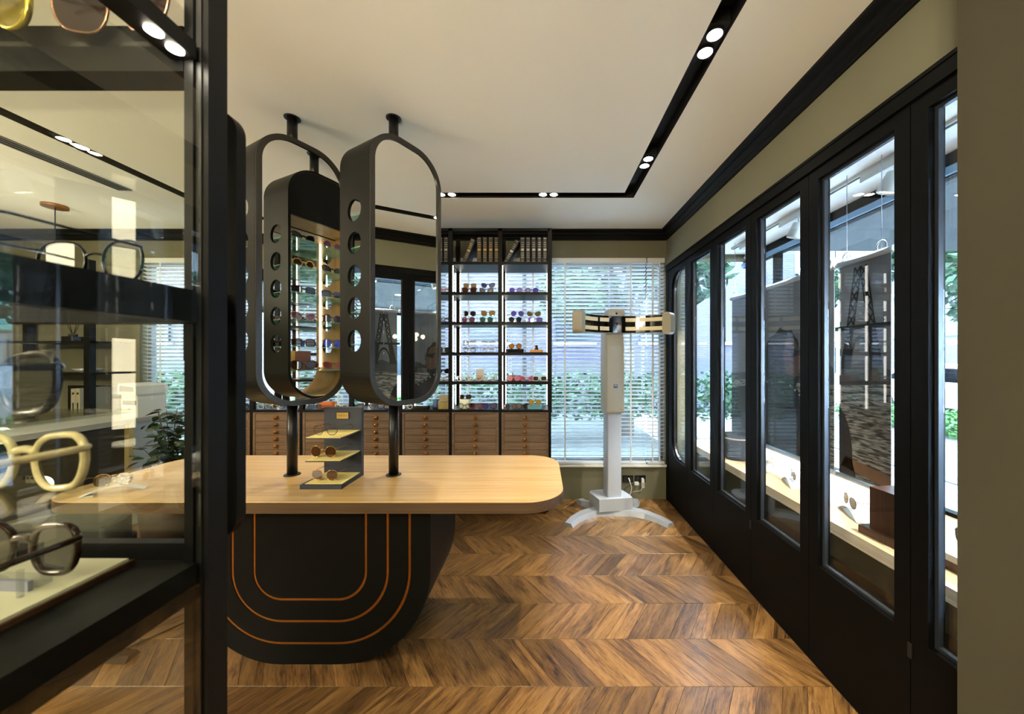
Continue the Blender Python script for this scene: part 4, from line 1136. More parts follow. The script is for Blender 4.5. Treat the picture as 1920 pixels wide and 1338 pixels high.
# curved camera bar, concave towards the viewer
RB, CB, ZB0, ZB1 = 0.48, -0.590, 1.630, 1.785
def arcpt(a, r_):
    return (r_ * math.sin(a), CB + r_ * math.cos(a))
def arcbar(a0, a1, r0, r1, z0, z1, n_=20):
    m_ = MB()
    outl = [arcpt(a0 + (a1 - a0) * k / n_, r1) for k in range(n_ + 1)] + [arcpt(a1 - (a1 - a0) * k / n_, r0) for k in range(n_ + 1)]
    m_.prism(outl[::-1], z0, z1, axis='z', smooth=False)
    return m_
AM = R(50)
P('bar_housing', arcbar(-AM, AM, RB + 0.004, RB + 0.065, ZB0, ZB1), M['cream'], mc)
P('camera_panel', arcbar(-AM + 0.005, AM - 0.005, RB - 0.004, RB + 0.004, ZB0 + 0.004, ZB1 - 0.004), M['gloss_black'], mc, 'glossy black camera strip')
for sg in (-1, 1):
    for (a, b_) in ((0.16, 0.36), (0.41, 0.85)):
        for (za, zb) in ((ZB0 + 0.022, ZB0 + 0.055), (ZB1 - 0.055, ZB1 - 0.022)):
            lo_, hi_ = (a, b_) if sg > 0 else (-b_, -a)
            P('light_window', arcbar(lo_, hi_, RB - 0.0055, RB - 0.0042, za, zb, 8), pm('diffuser_ivory', sr(222, 206, 166), 0.35, var=0.03), mc, 'ivory light diffuser')
    a = sg * (AM + 0.045)
    m_ = MB(); m_.prism(rrect(-0.038, 0.038, ZB0 - 0.018, ZB1 + 0.016, 0.036, 8)[::-1], -0.045, 0.040, axis='y', smooth=True)
    e_ = P('end_cap', m_, M['cream'], mc); px_, py_ = arcpt(a, RB + 0.02); e_.location = (px_, py_, 0); e_.rotation_euler = (0, 0, -a)
P('camera_head', MB().prism([(-0.075, ZB1 - 0.002), (0.075, ZB1 - 0.002), (0.075, ZB1 + 0.042), (0.060, ZB1 + 0.062), (-0.060, ZB1 + 0.062), (-0.075, ZB1 + 0.042)], -0.10, 0.02, axis='y'), M['cream'], mc)
P('camera_lens', MB().tube([(0, -0.1015, ZB1 + 0.02), (0, -0.0995, ZB1 + 0.02)], 0.009, 14), M['gloss_black'], mc)
for xx in (-0.03, 0.0, 0.03):
    P('centre_camera', MB().tube([(xx, CB + RB - 0.0095, (ZB0 + ZB1) / 2 + 0.005), (xx, CB + RB - 0.005, (ZB0 + ZB1) / 2 + 0.005)], 0.012, 14), M['track'], mc)

# sockets and chargers
for i, px in enumerate((1177, 1200)):
    c = at(px, 897, YB)
    t = T('wall_socket', ['black wall socket with a white plug beside the machine', 'black wall socket with a white charger nearer the doors'][i], 'socket', (c.x, YB, c.z))
    P('plate', MB().box(-0.054, 0.054, -0.009, -0.0005, -0.034, 0.034), M['gloss_black'], t)
    for sg in (-1, 1):
        P('outlet', MB().box(sg * 0.026 - 0.018, sg * 0.026 + 0.018, -0.0105, -0.009, -0.022, 0.022), M['track'], t)
t = T('phone_charger', 'tall white plug-in charger in the right socket', 'charger', (at(1204, 897, YB).x, YB - 0.011, at(1204, 900, YB).z))
P('body', MB().prism(rrect(-0.013, 0.013, -0.065, 0.028, 0.012, 4)[::-1], -0.026, 0, axis='y', smooth=True), M['white'], t); P('cap', MB().prism(rrect(-0.009, 0.009, -0.055, -0.01, 0.004, 2)[::-1], -0.0275, -0.026, axis='y'), M['cream'], t)
t = T('power_plug', 'small white plug with black lead by the sockets', 'plug', (at(1192, 904, YB).x, YB - 0.03, at(1192, 904, YB).z))
P('body', MB().prism(rrect(-0.022, 0.022, -0.014, 0.014, 0.005, 3)[::-1], -0.012, 0.012, axis='y'), M['white'], t)
P('lead', MB().tube([(-0.02, 0, 0), (-0.07, -0.02, -0.012), (-0.13, -0.06, -0.03), (-0.17, -0.10, -0.10)], 0.004, 6), M['track'], t)
t = T('charging_cable', 'thin white cable hanging from the socket to the machine base', 'cable', (at(1178, 895, YB).x, YB - 0.012, at(1178, 895, YB).z))
P('connector', MB().tube([(0, 0, 0), (0.005, -0.02, -0.02), (0.012, -0.03, -0.045)], 0.006, 8), M['white'], t)
P('wire', MB().tube([(0.012, -0.03, -0.045), (0.02, -0.05, -0.08), (0.0, -0.08, -0.13), (-0.06, -0.10, -0.14), (-0.1, -0.10, -0.1)], 0.0022, 6), M['white'], t)
P('loop', MB().tube([(0.015, -0.04, -0.13), (0.05, -0.05, -0.115), (0.11, -0.045, -0.11), (0.125, -0.03, -0.09)], 0.0016, 6), M['white'], t)

# ------------------------------------------------------------------ ceiling spot pairs
LBL_R = 'bright recessed spot pair '
def spot_pair(x, y, along, label, tx=0.0, ty=0.0, energy=None, size=62):
    t = T('recessed_spotlight', label, 'spotlight', (x, y, CEIL), 0, 'recessed spot pairs in the light channel')
    P('housing', MB().box(-0.040 if along == 'y' else -0.085, 0.040 if along == 'y' else 0.085, -0.085 if along == 'y' else -0.040, 0.085 if along == 'y' else 0.040, 0.012, 0.070), M['track'], t)
    for q in (-1, 1):
        dx, dy = (0, q * 0.042) if along == 'y' else (q * 0.042, 0)
        P('reflector_ring', MB().ring([(dx + 0.034 * math.cos(R(a)), dy + 0.034 * math.sin(R(a))) for a in range(0, 360, 15)], [(dx + 0.029 * math.cos(R(a)), dy + 0.029 * math.sin(R(a))) for a in range(0, 360, 15)], 0.004, 0.012, axis='z'), M['steel_black'], t)
        P('lens', MB().lathe([(0.029, 0.006), (0.029, 0.0115)], 20, cx=dx, cy=dy), M['spot'], t)
    ld = bpy.data.lights.new('ceiling_spot', 'SPOT'); ld.energy = energy if energy is not None else SPOT_W * 2; ld.color = WARM; ld.spot_size = R(size); ld.spot_blend = 0.75; ld.shadow_soft_size = 0.035
    lo = bpy.data.objects.new('ceiling_spot', ld); col.objects.link(lo); lo.parent = t; lo.location = (0, 0, -0.004)
    lo.rotation_euler = (ty, tx, 0)
XT = (TX0 + TX1) / 2; YT = (TY0 + TY1) / 2; XTL = (TL0 + TL1) / 2
spot_pair(XT, 1.472, 'y', LBL_R + 'largest, above the near doors', tx=0.12, energy=105)
spot_pair(XT, 2.358, 'y', LBL_R + 'above the far doors near the channel corner')
spot_pair(XT, 0.42, 'y', LBL_R + 'added out of view above the viewer', energy=105); spot_pair(XT, -0.7, 'y', LBL_R + 'behind the viewer'); spot_pair(XT, -2.1, 'y', LBL_R + 'added far behind the viewer')  # all three out of view, added for illumination
spot_pair(0.057, YT, 'x', LBL_R + 'in the back run right of the front mirror', ty=-0.45, energy=38); spot_pair(-0.74, YT, 'x', LBL_R + 'in the back run touching the front mirror', ty=-0.45); spot_pair(-1.75, YT, 'x', LBL_R + 'in the back run behind the mirrors', ty=-0.45)
spot_pair(XTL, 2.15, 'y', LBL_R + 'seen through the glass case'); spot_pair(XTL, 0.6, 'y', LBL_R + 'on the far side run'); spot_pair(XTL, -1.2, 'y', LBL_R + 'added on the far side run behind the viewer')  # last two are out of view, added to help light the room

# ------------------------------------------------------------------ glass display case beside the viewer
CX1, CX0, CY0, CY1 = -0.440, -1.02, -0.42, 0.512
gc = T('glass_display_case', 'black framed glass display case filled with eyewear beside the viewer', 'display case', (CX0, CY0, 0))
o_ = Vector((CX0, CY0, 0))
def cb(name, x0, x1, y0, y1, z0, z1, mat, label=None):
    return P(name, MB().box(x0 - o_.x, x1 - o_.x, y0 - o_.y, y1 - o_.y, z0, z1), mat, gc, label)
CT = 2.36
# far corner post near the picture's middle, with a stepped section
cb('post', -0.4660, -0.4545, 0.470, 0.505, 0, CT, M['case_black']); cb('post_core', -0.4545, -0.4475, 0.474, 0.505, 0, CT, M['track']); cb('post_trim', -0.4475, -0.440, 0.476, 0.505, 0, CT, M['case_black'])
for (x, y) in ((CX0, CY0), (CX0, CY1 - 0.042), (-0.480, CY0)):
    cb('post', x, x + 0.04, y, y + 0.04, 0, CT, M['case_black'])
for z in (0.0, CT - 0.04):
    cb('rail', CX0 + 0.04, -0.467, CY1 - 0.042, CY1 - 0.002, z, z + 0.04, M['case_black']); cb('rail', CX0 + 0.04, -0.481, CY0, CY0 + 0.04, z, z + 0.04, M['case_black'])
    cb('rail', -0.480, -0.440, CY0 + 0.041, 0.469, z, z + 0.04, M['case_black']); cb('rail', CX0, CX0 + 0.04, CY0 + 0.04, 0.470, z, z + 0.04, M['case_black'])
# shelves: framed boards
def case_shelf(z0, z1, name='shelf'):
    cb(name, CX0 + 0.042, -0.4665, CY0 + 0.042, 0.488, z0, z1, M['case_black'])
def frame_shelf(z0, z1):
    cb('shelf_front_rail', -0.470, -0.449, CY0 + 0.042, 0.469, z0, z1, M['case_black'])
    cb('shelf_back_rail', CX0 + 0.042, -0.471, 0.470, 0.500, z0, z1, M['case_black'])
    cb('shelf_far_rail', CX0 + 0.042, CX0 + 0.064, CY0 + 0.042, 0.466, z0, z1, M['case_black'])
    cb('glass_shelf', CX0 + 0.064, -0.471, CY0 + 0.042, 0.466, z1 - 0.006, z1, M['case_pane'])
frame_shelf(1.448, 1.489)
case_shelf(1.100, 1.128, 'lower_shelf'); cb('lower_shelf_edge', -0.4660, -0.449, CY0 + 0.042, 0.469, 1.088, 1.135, M['case_black']); cb('lower_shelf_lip', CX0 + 0.042, -0.4675, 0.489, 0.503, 1.088, 1.150, M['case_black'])
# top lamp rail with spots
cb('lamp_rail', -0.482, -0.449, CY0 + 0.042, 0.469, 1.790, 1.812, M['case_black']); cb('top_back_rail', CX0 + 0.042, -0.4675, 0.470, 0.505, 1.776, 1.835, M['case_black'])
cb('top_glass_shelf', CX0 + 0.042, -0.483, CY0 + 0.042, 0.468, 1.8065, 1.8125, M['case_pane'])
for y in (0.4526, 0.4277, 0.15, 0.12, -0.15, -0.18):
    P('rail_spot', MB().lathe([(0.0085, 1.7885), (0.0085, 1.7902)], 16, cx=-0.460 - o_.x, cy=y - o_.y), M['spot'], gc, 'small round rail spot')
    if y in (0.4526, 0.15):
        ld = bpy.data.lights.new('case_spot', 'SPOT'); ld.energy = 0.7; ld.color = WARM; ld.spot_size = R(110); ld.spot_blend = 0.7; ld.shadow_soft_size = 0.012
        lo = bpy.data.objects.new('case_spot', ld); col.objects.link(lo); lo.parent = gc; lo.location = (-0.50 - o_.x, y - 0.03 - o_.y, 1.770)
# panes
cb('side_pane', -0.4465, -0.4440, CY0 + 0.05, 0.469, 0.05, 1.748, M['case_pane']); cb('back_pane', CX0 + 0.05, -0.467, 0.5055, 0.509, 0.05, CT - 0.05, M['case_pane'])
# mid glass shelf on which the dark pair stands and the one for the white pair
cb('mid_glass_shelf', -0.72, -0.486, 0.05, 0.43, 1.3365, 1.3405, M['case_pane'])
cb('riser_shelf', -0.72, -0.486, 0.05, 0.43, 1.2565, 1.2605, M['case_pane'])
cb('display_mat', -0.86, -0.543, 0.10, 0.474, 1.128, 1.138, pm('mat_ivory', sr(226, 224, 200), 0.7), 'ivory display mat'); cb('mat_edge', -0.864, -0.539, 0.096, 0.478, 1.1281, 1.1345, M['dark_wood'])
# rounded side mirror fixed behind the post
pn = T('side_panel_mirror', 'narrow black rounded panel fixed behind the glass case post', 'panel', (-0.478, 0.530, 1.138))
P('board', MB().prism(rrect(-0.037, 0.037, 0, 0.625, 0.035, 10)[::-1], -0.008, 0.008, axis='y'), M['black'], pn); P('bracket', MB().box(-0.03, 0.0, -0.019, -0.008, 0.26, 0.36), M['steel_black'], pn)

def case_eye(label, px, py, Y, rz, style, fm, lm, thick, s=1.0, tilt=0.0, name='sunglasses', z=None):
    p = at(px, py, Y)
    return eyewear(label, (p.x, p.y, p.z if z is None else z), rz, style, fm, lm, thick, True, s, tilt, True, 'eyewear in the glass case', name)
def case_eye2(label, lx, ly, z, style, fm, lm, thick, s=1.0, name='sunglasses', rz=177, op=True):
    # lx, ly: place of the lens nearer the pane; the other one lies behind it
    return eyewear(label, (lx - 0.0415 * s, ly + 0.002 * s, z), R(rz), style, fm, lm, thick, op, s, 0, True, 'eyewear in the glass case', name)
case_eye2('thin black metal spectacles on the upper black shelf', -0.492, 0.432, 1.4895, 'panto', fmat(BLK, True), M['clear_lens'], False, 1.12, name='eyeglasses')
case_eye2('glossy black sunglasses on the upper glass riser', -0.5205, 0.37, 1.3410, 'butterfly', fmat(BLK), lmat((70, 70, 62), 0.45), True, 1.12)
case_eye2('chunky cream sunglasses with dark lenses in the glass case', -0.5036, 0.38, 1.2610, 'butterfly', fmat((206, 192, 150)), lmat((18, 16, 14), 0.88), True, 1.05)
case_eye2('dark tortoise sunglasses standing on the ivory mat', -0.563, 0.42, 1.1485, 'butterfly', fmat((46, 28, 16)), lmat((54, 48, 40), 0.4), True, 1.05)
case_eye2('gold lens sunglasses on the top glass shelf', -0.6636, 0.455, 1.8127, 'aviator', fmat((180, 164, 60), True), pm('opaque_gold_lens', sr(128, 112, 30), 0.2, metal=0.5, var=0.2), True, 1.0, op=False)
case_eye2('brown lens aviator sunglasses by the lamp rail', -0.4940, 0.455, 1.8127, 'butterfly', fmat((150, 112, 90), True), pm('opaque_brown_lens', sr(26, 12, 8), 0.22, var=0.2, spec=0.2), False, 1.1, op=False)
t = T('acrylic_stand', 'clear acrylic cradle beneath the tortoise sunglasses', 'stand', (-0.606, 0.420, 1.1382), R(177))
P('bar', MB().box(-0.03, 0.03, -0.006, 0.006, 0.0, 0.0098), M['acrylic'], t); P('price_strip', MB().box(-0.03, 0.03, 0.010, 0.014, 0.0, 0.012), pm('label_lilac', sr(150, 152, 176), 0.6), t)
for sg in (-1, 1):
    P('upright', MB().box(sg * 0.034 - 0.002, sg * 0.034 + 0.002, 0.02, 0.024, 0, 0.03), M['acrylic'], t)

# sunglasses on a white holder, far end of the table
hx = (215 - PX) * 1.66 / FPX
t = T('sunglasses_holder', 'white folded holder under the gold aviators on table', 'holder', (hx, 1.66, TZ), R(35))
m_ = MB(); pr_ = [(-0.10 + 0.02 * k, 0.004 + 0.030 * math.sin(math.pi * k / 10)) for k in range(11)]
m_.prism(pr_ + [(p[0], p[1] - 0.003) for p in pr_[::-1]], -0.022, 0.022, axis='y')
P('arch', m_, M['white'], t); P('foot', MB().prism([(-0.10, -0.028), (-0.06, -0.02), (-0.06, 0.02), (-0.10, 0.028)], 0, 0.006, axis='z'), M['white'], t)
eyewear('gold aviator sunglasses on a white holder at table end', (hx + 0.01, 1.645, TZ + 0.036), R(200), 'aviator', fmat(GOLD_, True), lmat((110, 78, 46), 0.7), False, True, 1.0, R(10), True)

# ------------------------------------------------------------------ far end: counter, printer, plant, wall shelves
ct = T('service_counter', 'long white topped service counter with dark front', 'counter', (-3.85, 2.45, 0))
P('worktop', MB().box(-0.20, 0.42, -1.65, 1.0, 0.86, 0.90), pm('counter_white', sr(170, 172, 170), 0.35), ct)
P('front_panel', MB().box(-0.18, 0.36, -1.62, 0.60, 0.0, 0.86), pm('counter_charcoal', sr(52, 50, 46), 0.5), ct); P('end_panel', MB().box(-0.18, 0.40, 0.60, 0.98, 0.0, 0.86), pm('counter_pale_blue', sr(170, 182, 196), 0.5), ct)
P('edge_strip', MB().box(0.36, 0.40, 0.565, 0.60, 0.0, 0.86), pm('strip_beige', sr(200, 182, 130), 0.4), ct)
pr = T('card_printer', 'small white card printer with dark screen on counter', 'printer', (-3.55, 3.22, 0.90), R(-10)); pr.scale = (0.86,) * 3
P('body', MB().prism([(-0.10, 0), (0.11, 0), (0.11, 0.20), (0.06, 0.25), (-0.10, 0.25)], -0.12, 0.12, axis='y'), M['white'], pr)
P('head', MB().prism([(-0.12, 0.225), (0.12, 0.225), (0.11, 0.31), (-0.11, 0.335)], -0.14, 0.13, axis='y'), M['white'], pr)
P('screen', MB().prism([(-0.095, 0.255), (0.095, 0.255), (0.085, 0.30), (-0.085, 0.318)], -0.1425, -0.14, axis='y'), pm('screen_grey', sr(60, 60, 58), 0.2), pr)
P('slot', MB().box(-0.08, 0.09, -0.124, -0.12, 0.12, 0.165), M['gloss_black'], pr); P('button', MB().box(-0.02, 0.01, -0.124, -0.12, 0.07, 0.085), M['track'], pr)
plt_ = T('potted_plant', 'leafy dark green potted plant beyond the table', 'plant', (-2.93, 2.84, 0))
P('pot', MB().lathe([(0.13, 0.0), (0.15, 0.02), (0.19, 0.36), (0.175, 0.36), (0.165, 0.33)], 24), pm('pot_brown', sr(70, 56, 44), 0.6), plt_); P('saucer', MB().lathe([(0.17, 0.0), (0.19, 0.012), (0.17, 0.016)], 24), M['gloss_black'], plt_)
P('soil', MB().lathe([(0.165, 0.325), (0.165, 0.332)], 20), pm('soil', sr(50, 36, 26), 0.9, bump=0.4), plt_)
rr = random.Random(11)
lf = MB(); lf.add([(0, 0, 0), (0.026, 0.028, 0.006), (0.030, 0.060, 0.004), (0.0, 0.105, -0.010), (-0.030, 0.060, 0.004), (-0.026, 0.028, 0.006), (0, 0.05, -0.004)], [(0, 1, 6), (1, 2, 6), (2, 3, 6), (3, 4, 6), (4, 5, 6), (5, 0, 6)], 0, True)
lme = lf.mesh('leaf')
gleaf = pm('leaf_green', sr(40, 58, 36), 0.4, var=0.35, scale=14)
for k in range(13):
    a = rr.uniform(0, 6.28); sp = rr.uniform(0.05, 0.21); hz = rr.uniform(0.62, 1.02)
    tip = Vector((sp * math.cos(a), sp * math.sin(a), hz)); mid = Vector((sp * 0.35 * math.cos(a), sp * 0.35 * math.sin(a), 0.33 + (hz - 0.33) * 0.6))
    P('stem', MB().tube([(0.03 * math.cos(a), 0.03 * math.sin(a), 0.32), mid, tip], [0.006, 0.004, 0.002], 5), pm('stem_brown', sr(70, 62, 40), 0.7), plt_)
    for q in range(17):
        f = rr.uniform(0.35, 1.0)
        p = mid.lerp(tip, (f - 0.35) / 0.65) + Vector((rr.uniform(-.07, .07), rr.uniform(-.07, .07), rr.uniform(-.05, .04)))
        l_ = link('leaf', lme, gleaf, plt_, p); l_.rotation_euler = (rr.uniform(-0.7, 0.5), rr.uniform(-0.5, 0.5), rr.uniform(0, 6.28)); l_.scale = (rr.uniform(0.6, 0.95),) * 3
ws = T('wall_shelf_unit', 'black wall shelves with post beyond the counter', 'shelving', (-4.5, 3.42, 0))
for z, x0 in ((1.565, -0.42), (1.275, -0.42), (1.955, -0.55)):
    P('shelf', MB().box(x0, 0.42, -0.16, 0.16, z - 0.02, z), M['black'], ws)
P('post', MB().box(0.37, 0.42, -0.17, -0.12, 0, 2.3), M['black'], ws); P('post', MB().box(-0.57, -0.53, 0.1, 0.16, 0, 2.3), M['black'], ws)
P('desk_top', MB().box(-0.6, 0.42, -0.3, 0.17, 0.80, 0.83), pm('desk_grey', sr(130, 128, 112), 0.5), ws); P('desk_panel', MB().box(-0.6, 0.42, 0.10, 0.17, 0.0, 0.80), M['black'], ws)
P('back_board', MB().box(-0.18, 0.38, 0.14, 0.17, 0.84, 1.14), M['gloss_black'], ws)
df = T('reed_diffuser', 'black reed diffuser bottle on wall shelf', 'diffuser', (at(137, 637, 3.36).x, 3.36, 1.565))
P('bottle', MB().prism(rrect(-0.05, 0.05, -0.05, 0.05, 0.008, 3), 0, 0.045, axis='z'), M['gloss_black'], df); P('neck', MB().lathe([(0.03, 0.045), (0.03, 0.068), (0.02, 0.07)], 16), M['track'], df)
for k in range(4):
    a = 1.57 * k + 0.4
    P('reed', MB().tube([(0, 0, 0.05), (0.05 * math.cos(a), 0.05 * math.sin(a), 0.19)], 0.003, 6), M['track'], df)
bw = T('pewter_bowl', 'shallow pewter bowl on lower wall shelf', 'bowl', (at(165, 695, 3.36).x, 3.36, 1.275)); P('dish', MB().lathe([(0.04, 0.0), (0.06, 0.008), (0.095, 0.035), (0.090, 0.036), (0.055, 0.012)], 24), M['silver'], bw); P('rim', MB().lathe([(0.092, 0.034), (0.098, 0.037), (0.092, 0.039)], 24), M['silver'], bw)
def binder(px, z, lab):
    t = T('ring_binder', lab, 'binder', ((px - PX) * 3.34 / FPX, 3.30, z)); P('cover', MB().box(-0.02, 0.02, 0, 0.24, 0, 0.30), M['cream'], t)
    P('finger_hole', MB().tube([(0, -0.001, 0.255), (0, 0.001, 0.255)], 0.011, 12), M['track'], t); P('spine_label', MB().box(-0.006, 0.006, -0.001, 0.0, 0.06, 0.17), M['track'], t)
binder(147.5, 0.83, 'cream ring binder on the desk, beside its twin'); binder(156, 0.83, 'cream ring binder on the desk, next to the dark board')
binder(63.5, 1.955, 'cream ring binder on top wall shelf, first of two'); binder(72, 1.955, 'cream ring binder on top wall shelf, second of two')
ch = T('swivel_chair', 'dark low backed swivel chair with a black star base', 'chair', (-2.27, 1.66, 0), R(20))
P('seat', MB().prism(rrect(-0.23, 0.23, -0.22, 0.22, 0.1, 8), 0.42, 0.49, axis='z', smooth=True), pm('chair_dark_fabric', sr(44, 46, 42), 0.8, bump=0.1, scale=90), ch)
arcp = [(0.26 * math.cos(R(a)), 0.24 * math.sin(R(a)) + 0.0) for a in range(-20, 201, 20)]; arci = [(0.225 * math.cos(R(a)), 0.205 * math.sin(R(a))) for a in range(200, -21, -20)]
P('backrest', MB().prism(arcp + arci, 0.47, 0.62, axis='z', smooth=True), pm('chair_dark_fabric', sr(44, 46, 42), 0.8), ch); P('gas_column', MB().lathe([(0.025, 0.06), (0.025, 0.30), (0.035, 0.31), (0.035, 0.42)], 14), M['steel_black'], ch)
for k in range(4):
    a = R(-16 + 90 * k)
    P('star_leg', leg_mesh([(0, 0, 0.03), (0.18 * math.cos(a), 0.18 * math.sin(a), 0.02), (0.36 * math.cos(a), 0.36 * math.sin(a), 0.0)], [0.032, 0.034, 0.036], [0.045, 0.04, 0.028]), M['base'], ch)
cb_ = T('floor_cable', 'thin black cable running past the swivel chair', 'cable', (-2.1, 1.7, 0)); P('wire', MB().tube([(-0.35, -0.30, 0.006), (-0.1, -0.16, 0.006), (0.10, 0.03, 0.006), (0.22, 0.22, 0.006), (0.30, 0.45, 0.006)], 0.005, 6), M['track'], cb_); P('plug', MB().tube([(0.30, 0.45, 0.008), (0.31, 0.49, 0.008)], 0.009, 8), M['track'], cb_)

# globe pendants: over the far counter, plus two added unseen for ceiling light
def chandelier(x, y, z, label, mat, n=6, rad=0.32):
    t = T('globe_chandelier', label, 'lamp', (x, y, CEIL)); P('canopy', MB().lathe([(0.075, -0.022), (0.075, 0)], 24), M['brass'], t)
    P('rod', MB().tube([(0, 0, -0.02), (0, 0, z - CEIL)], 0.004, 6), M['steel_black'], t)
    for k in range(n):
        a = 2 * math.pi * k / n + 0.3; c = (rad * math.cos(a), rad * math.sin(a), z - CEIL + 0.07 * (k % 3) - 0.05)
        P('arm', MB().tube([(0, 0, z - CEIL), c], 0.005, 6), M['brass'], t)
        pf = [(0.055 * math.sin(math.pi * q / 10) + 0.0005, -0.055 * math.cos(math.pi * q / 10)) for q in range(11)]
        m_ = MB().lathe(pf, 16); m_.v = [(p[0] + c[0], p[1] + c[1], p[2] + c[2]) for p in m_.v]
        P('globe', m_, M[mat], t, 'glowing round glass globe')
    return t
chandelier(-4.05, 3.0, 1.93, 'globe chandelier hanging on a thin rod over the counter', 'globe_soft')
chandelier(-0.5, -1.3, 2.18, 'globe chandelier behind the viewer added to brighten the ceiling', 'globe', 8, 0.45)
chandelier(-3.9, -0.3, 2.0, 'globe chandelier added unseen on the far side for ceiling light', 'globe', 8, 0.45)
lw = T('lit_display_wall', 'tall lit display niche on the wall behind the viewer', 'display', (-3.16, -1.71, 0), R(-50))
P('carcass', MB().box(-0.3, 0.3, -0.02, 0.2, 0.0, 2.6), M['black'], lw); P('light_panel', MB().box(-0.055, 0.055, 0.2, 0.204, 0.9, 2.55), M['led'], lw)
for z in (0.85, 1.3, 1.75, 2.2):
    P('shelf', MB().box(-0.29, 0.29, 0.205, 0.36, z, z + 0.012), M['black'], lw)

# ------------------------------------------------------------------ things on the bay shelf
def holder(x, y, rz, lab, sc=1.0):
    t = T('white_holder', lab, 'holder', (x, y, BZ), rz); m_ = MB(); pr_ = [(-0.10 + 0.02 * k, 0.004 + 0.036 * math.sin(math.pi * k / 10)) for k in range(11)]
    m_.prism(pr_ + [(p[0], p[1] - 0.003) for p in pr_[::-1]], -0.03, 0.03, axis='y'); P('arch', m_, M['white'], t); P('fin', MB().prism([(-0.10, -0.03), (0.02, -0.045), (0.10, -0.012), (0.10, 0.02), (-0.10, 0.03)], 0, 0.004, axis='z'), M['white'], t)
holder(1.60, 1.84, R(70), 'white holder with fine sunglasses on the bay shelf'); holder(1.60, 2.30, R(70), 'white holder on the bay shelf behind the third door')
eyewear('fine dark sunglasses on white holder behind the second door', (1.59, 1.86, BZ + 0.042), R(250), 'aviator', fmat((60, 52, 44), True), lmat((120, 110, 90), 0.4), False, True, 1.0, near=True)
eyewear('dark sunglasses with amber lens behind the third door', (1.60, 2.29, BZ + 0.042), R(245), 'round', fmat(BLK), lmat((150, 110, 60), 0.7), False, True, 1.0)
wb = T('walnut_block', 'dark walnut display block under the banner rod', 'block', (1.565, 1.60, BZ), R(6)); P('plinth', MB().box(-0.085, 0.085, -0.12, 0.08, 0, 0.035), M['dark_wood'], wb); P('upright', MB().prism([(-0.06, -0.08), (0.06, -0.08), (0.06, 0.05), (-0.06, 0.05)], 0.035, 0.22, axis='z'), M['dark_wood'], wb)
wp = T('white_platform', 'white topped platform with sunglasses at the pillar end', 'platform', (1.66, 1.40, BZ)); P('body', MB().box(-0.11, 0.11, -0.10, 0.07, 0, 0.035), M['dark_wood'], wp); P('white_top', MB().box(-0.112, 0.112, -0.102, 0.072, 0.035, 0.06), M['white'], wp)
eyewear('tinted sunglasses lying on the white platform', (1.66, 1.40, BZ + 0.0605), R(250), 'butterfly', fmat((70, 50, 50)), lmat((110, 90, 90), 0.6), True, False, 1.0)
cr_ = MB()
rr = random.Random(5)
coral = T('coral_ornament', 'small white coral ornament on the bay shelf', 'ornament', (1.60, 2.56, BZ)); P('core', MB().lathe([(0.03, 0), (0.045, 0.02), (0.035, 0.06), (0.02, 0.09), (0.005, 0.11)], 10), M['white'], coral)
for k in range(9):
    a = rr.uniform(0, 6.28); z = rr.uniform(0.02, 0.08); P('branch', MB().tube([(0.02 * math.cos(a), 0.02 * math.sin(a), z), (0.06 * math.cos(a), 0.06 * math.sin(a), z + 0.015), (0.07 * math.cos(a + .3), 0.07 * math.sin(a + .3), z + 0.045)], [0.014, 0.011, 0.006], 6), M['white'], coral)
bk = T('woven_basket', 'black woven basket with a white band behind fourth door', 'basket', (1.58, 2.90, BZ)); P('weave', MB().lathe([(0.085, 0), (0.095, 0.02), (0.10, 0.20), (0.094, 0.20), (0.088, 0.03)], 24), pm('basket_black', sr(34, 34, 36), 0.7, var=0.9, scale=90, bump=0.5), bk)
P('band', MB().ring([(0.1005 * math.cos(R(a)), 0.1005 * math.sin(R(a))) for a in range(0, 360, 15)], [(0.097 * math.cos(R(a)), 0.097 * math.sin(R(a))) for a in range(0, 360, 15)], 0.165, 0.175, axis='z'), M['white'], bk)

# ------------------------------------------------------------------ outside
GZ = -0.12
S('pavement', MB().box(OUT + 0.1, 5.0, -8, 24, GZ - 0.1, GZ), pm('pavement_grey', sr(140, 146, 150), 0.7, var=0.12, scale=3), 'pale grey paved footpath outside')
pav = bpy.data.objects['pavement']
tl = MB().box(-0.292, 0.292, -0.292, 0.292, 0, 0.012).mesh('paver')
for i in range(4):
    for j in range(14):
        link('paver', tl, pm('paver_grey', sr(150, 156, 160), 0.65, var=0.1, scale=8), pav, (OUT + 0.45 + 0.6 * i, 0.4 + 0.6 * j + (0.3 if i % 2 else 0), GZ))
S('road', MB().box(8.7, 17, -8, 40, GZ - 0.12, GZ - 0.02), pm('asphalt', sr(120, 124, 128), 0.8, var=0.15, scale=20), 'grey asphalt street')
S('ground_back', MB().box(-14, OUT + 0.1, YB + 0.14, 24, GZ - 0.1, GZ), pm('yard_pale', sr(62, 68, 66), 0.8, var=0.2, scale=2), 'pale yard behind the window')
S('ground_bed', MB().box(5.0, 8.7, -8, 40, GZ - 0.12, GZ + 0.02), pm('bed_soil', sr(96, 92, 88), 0.9, var=0.2), 'planting bed along the street')
rr = random.Random(21)
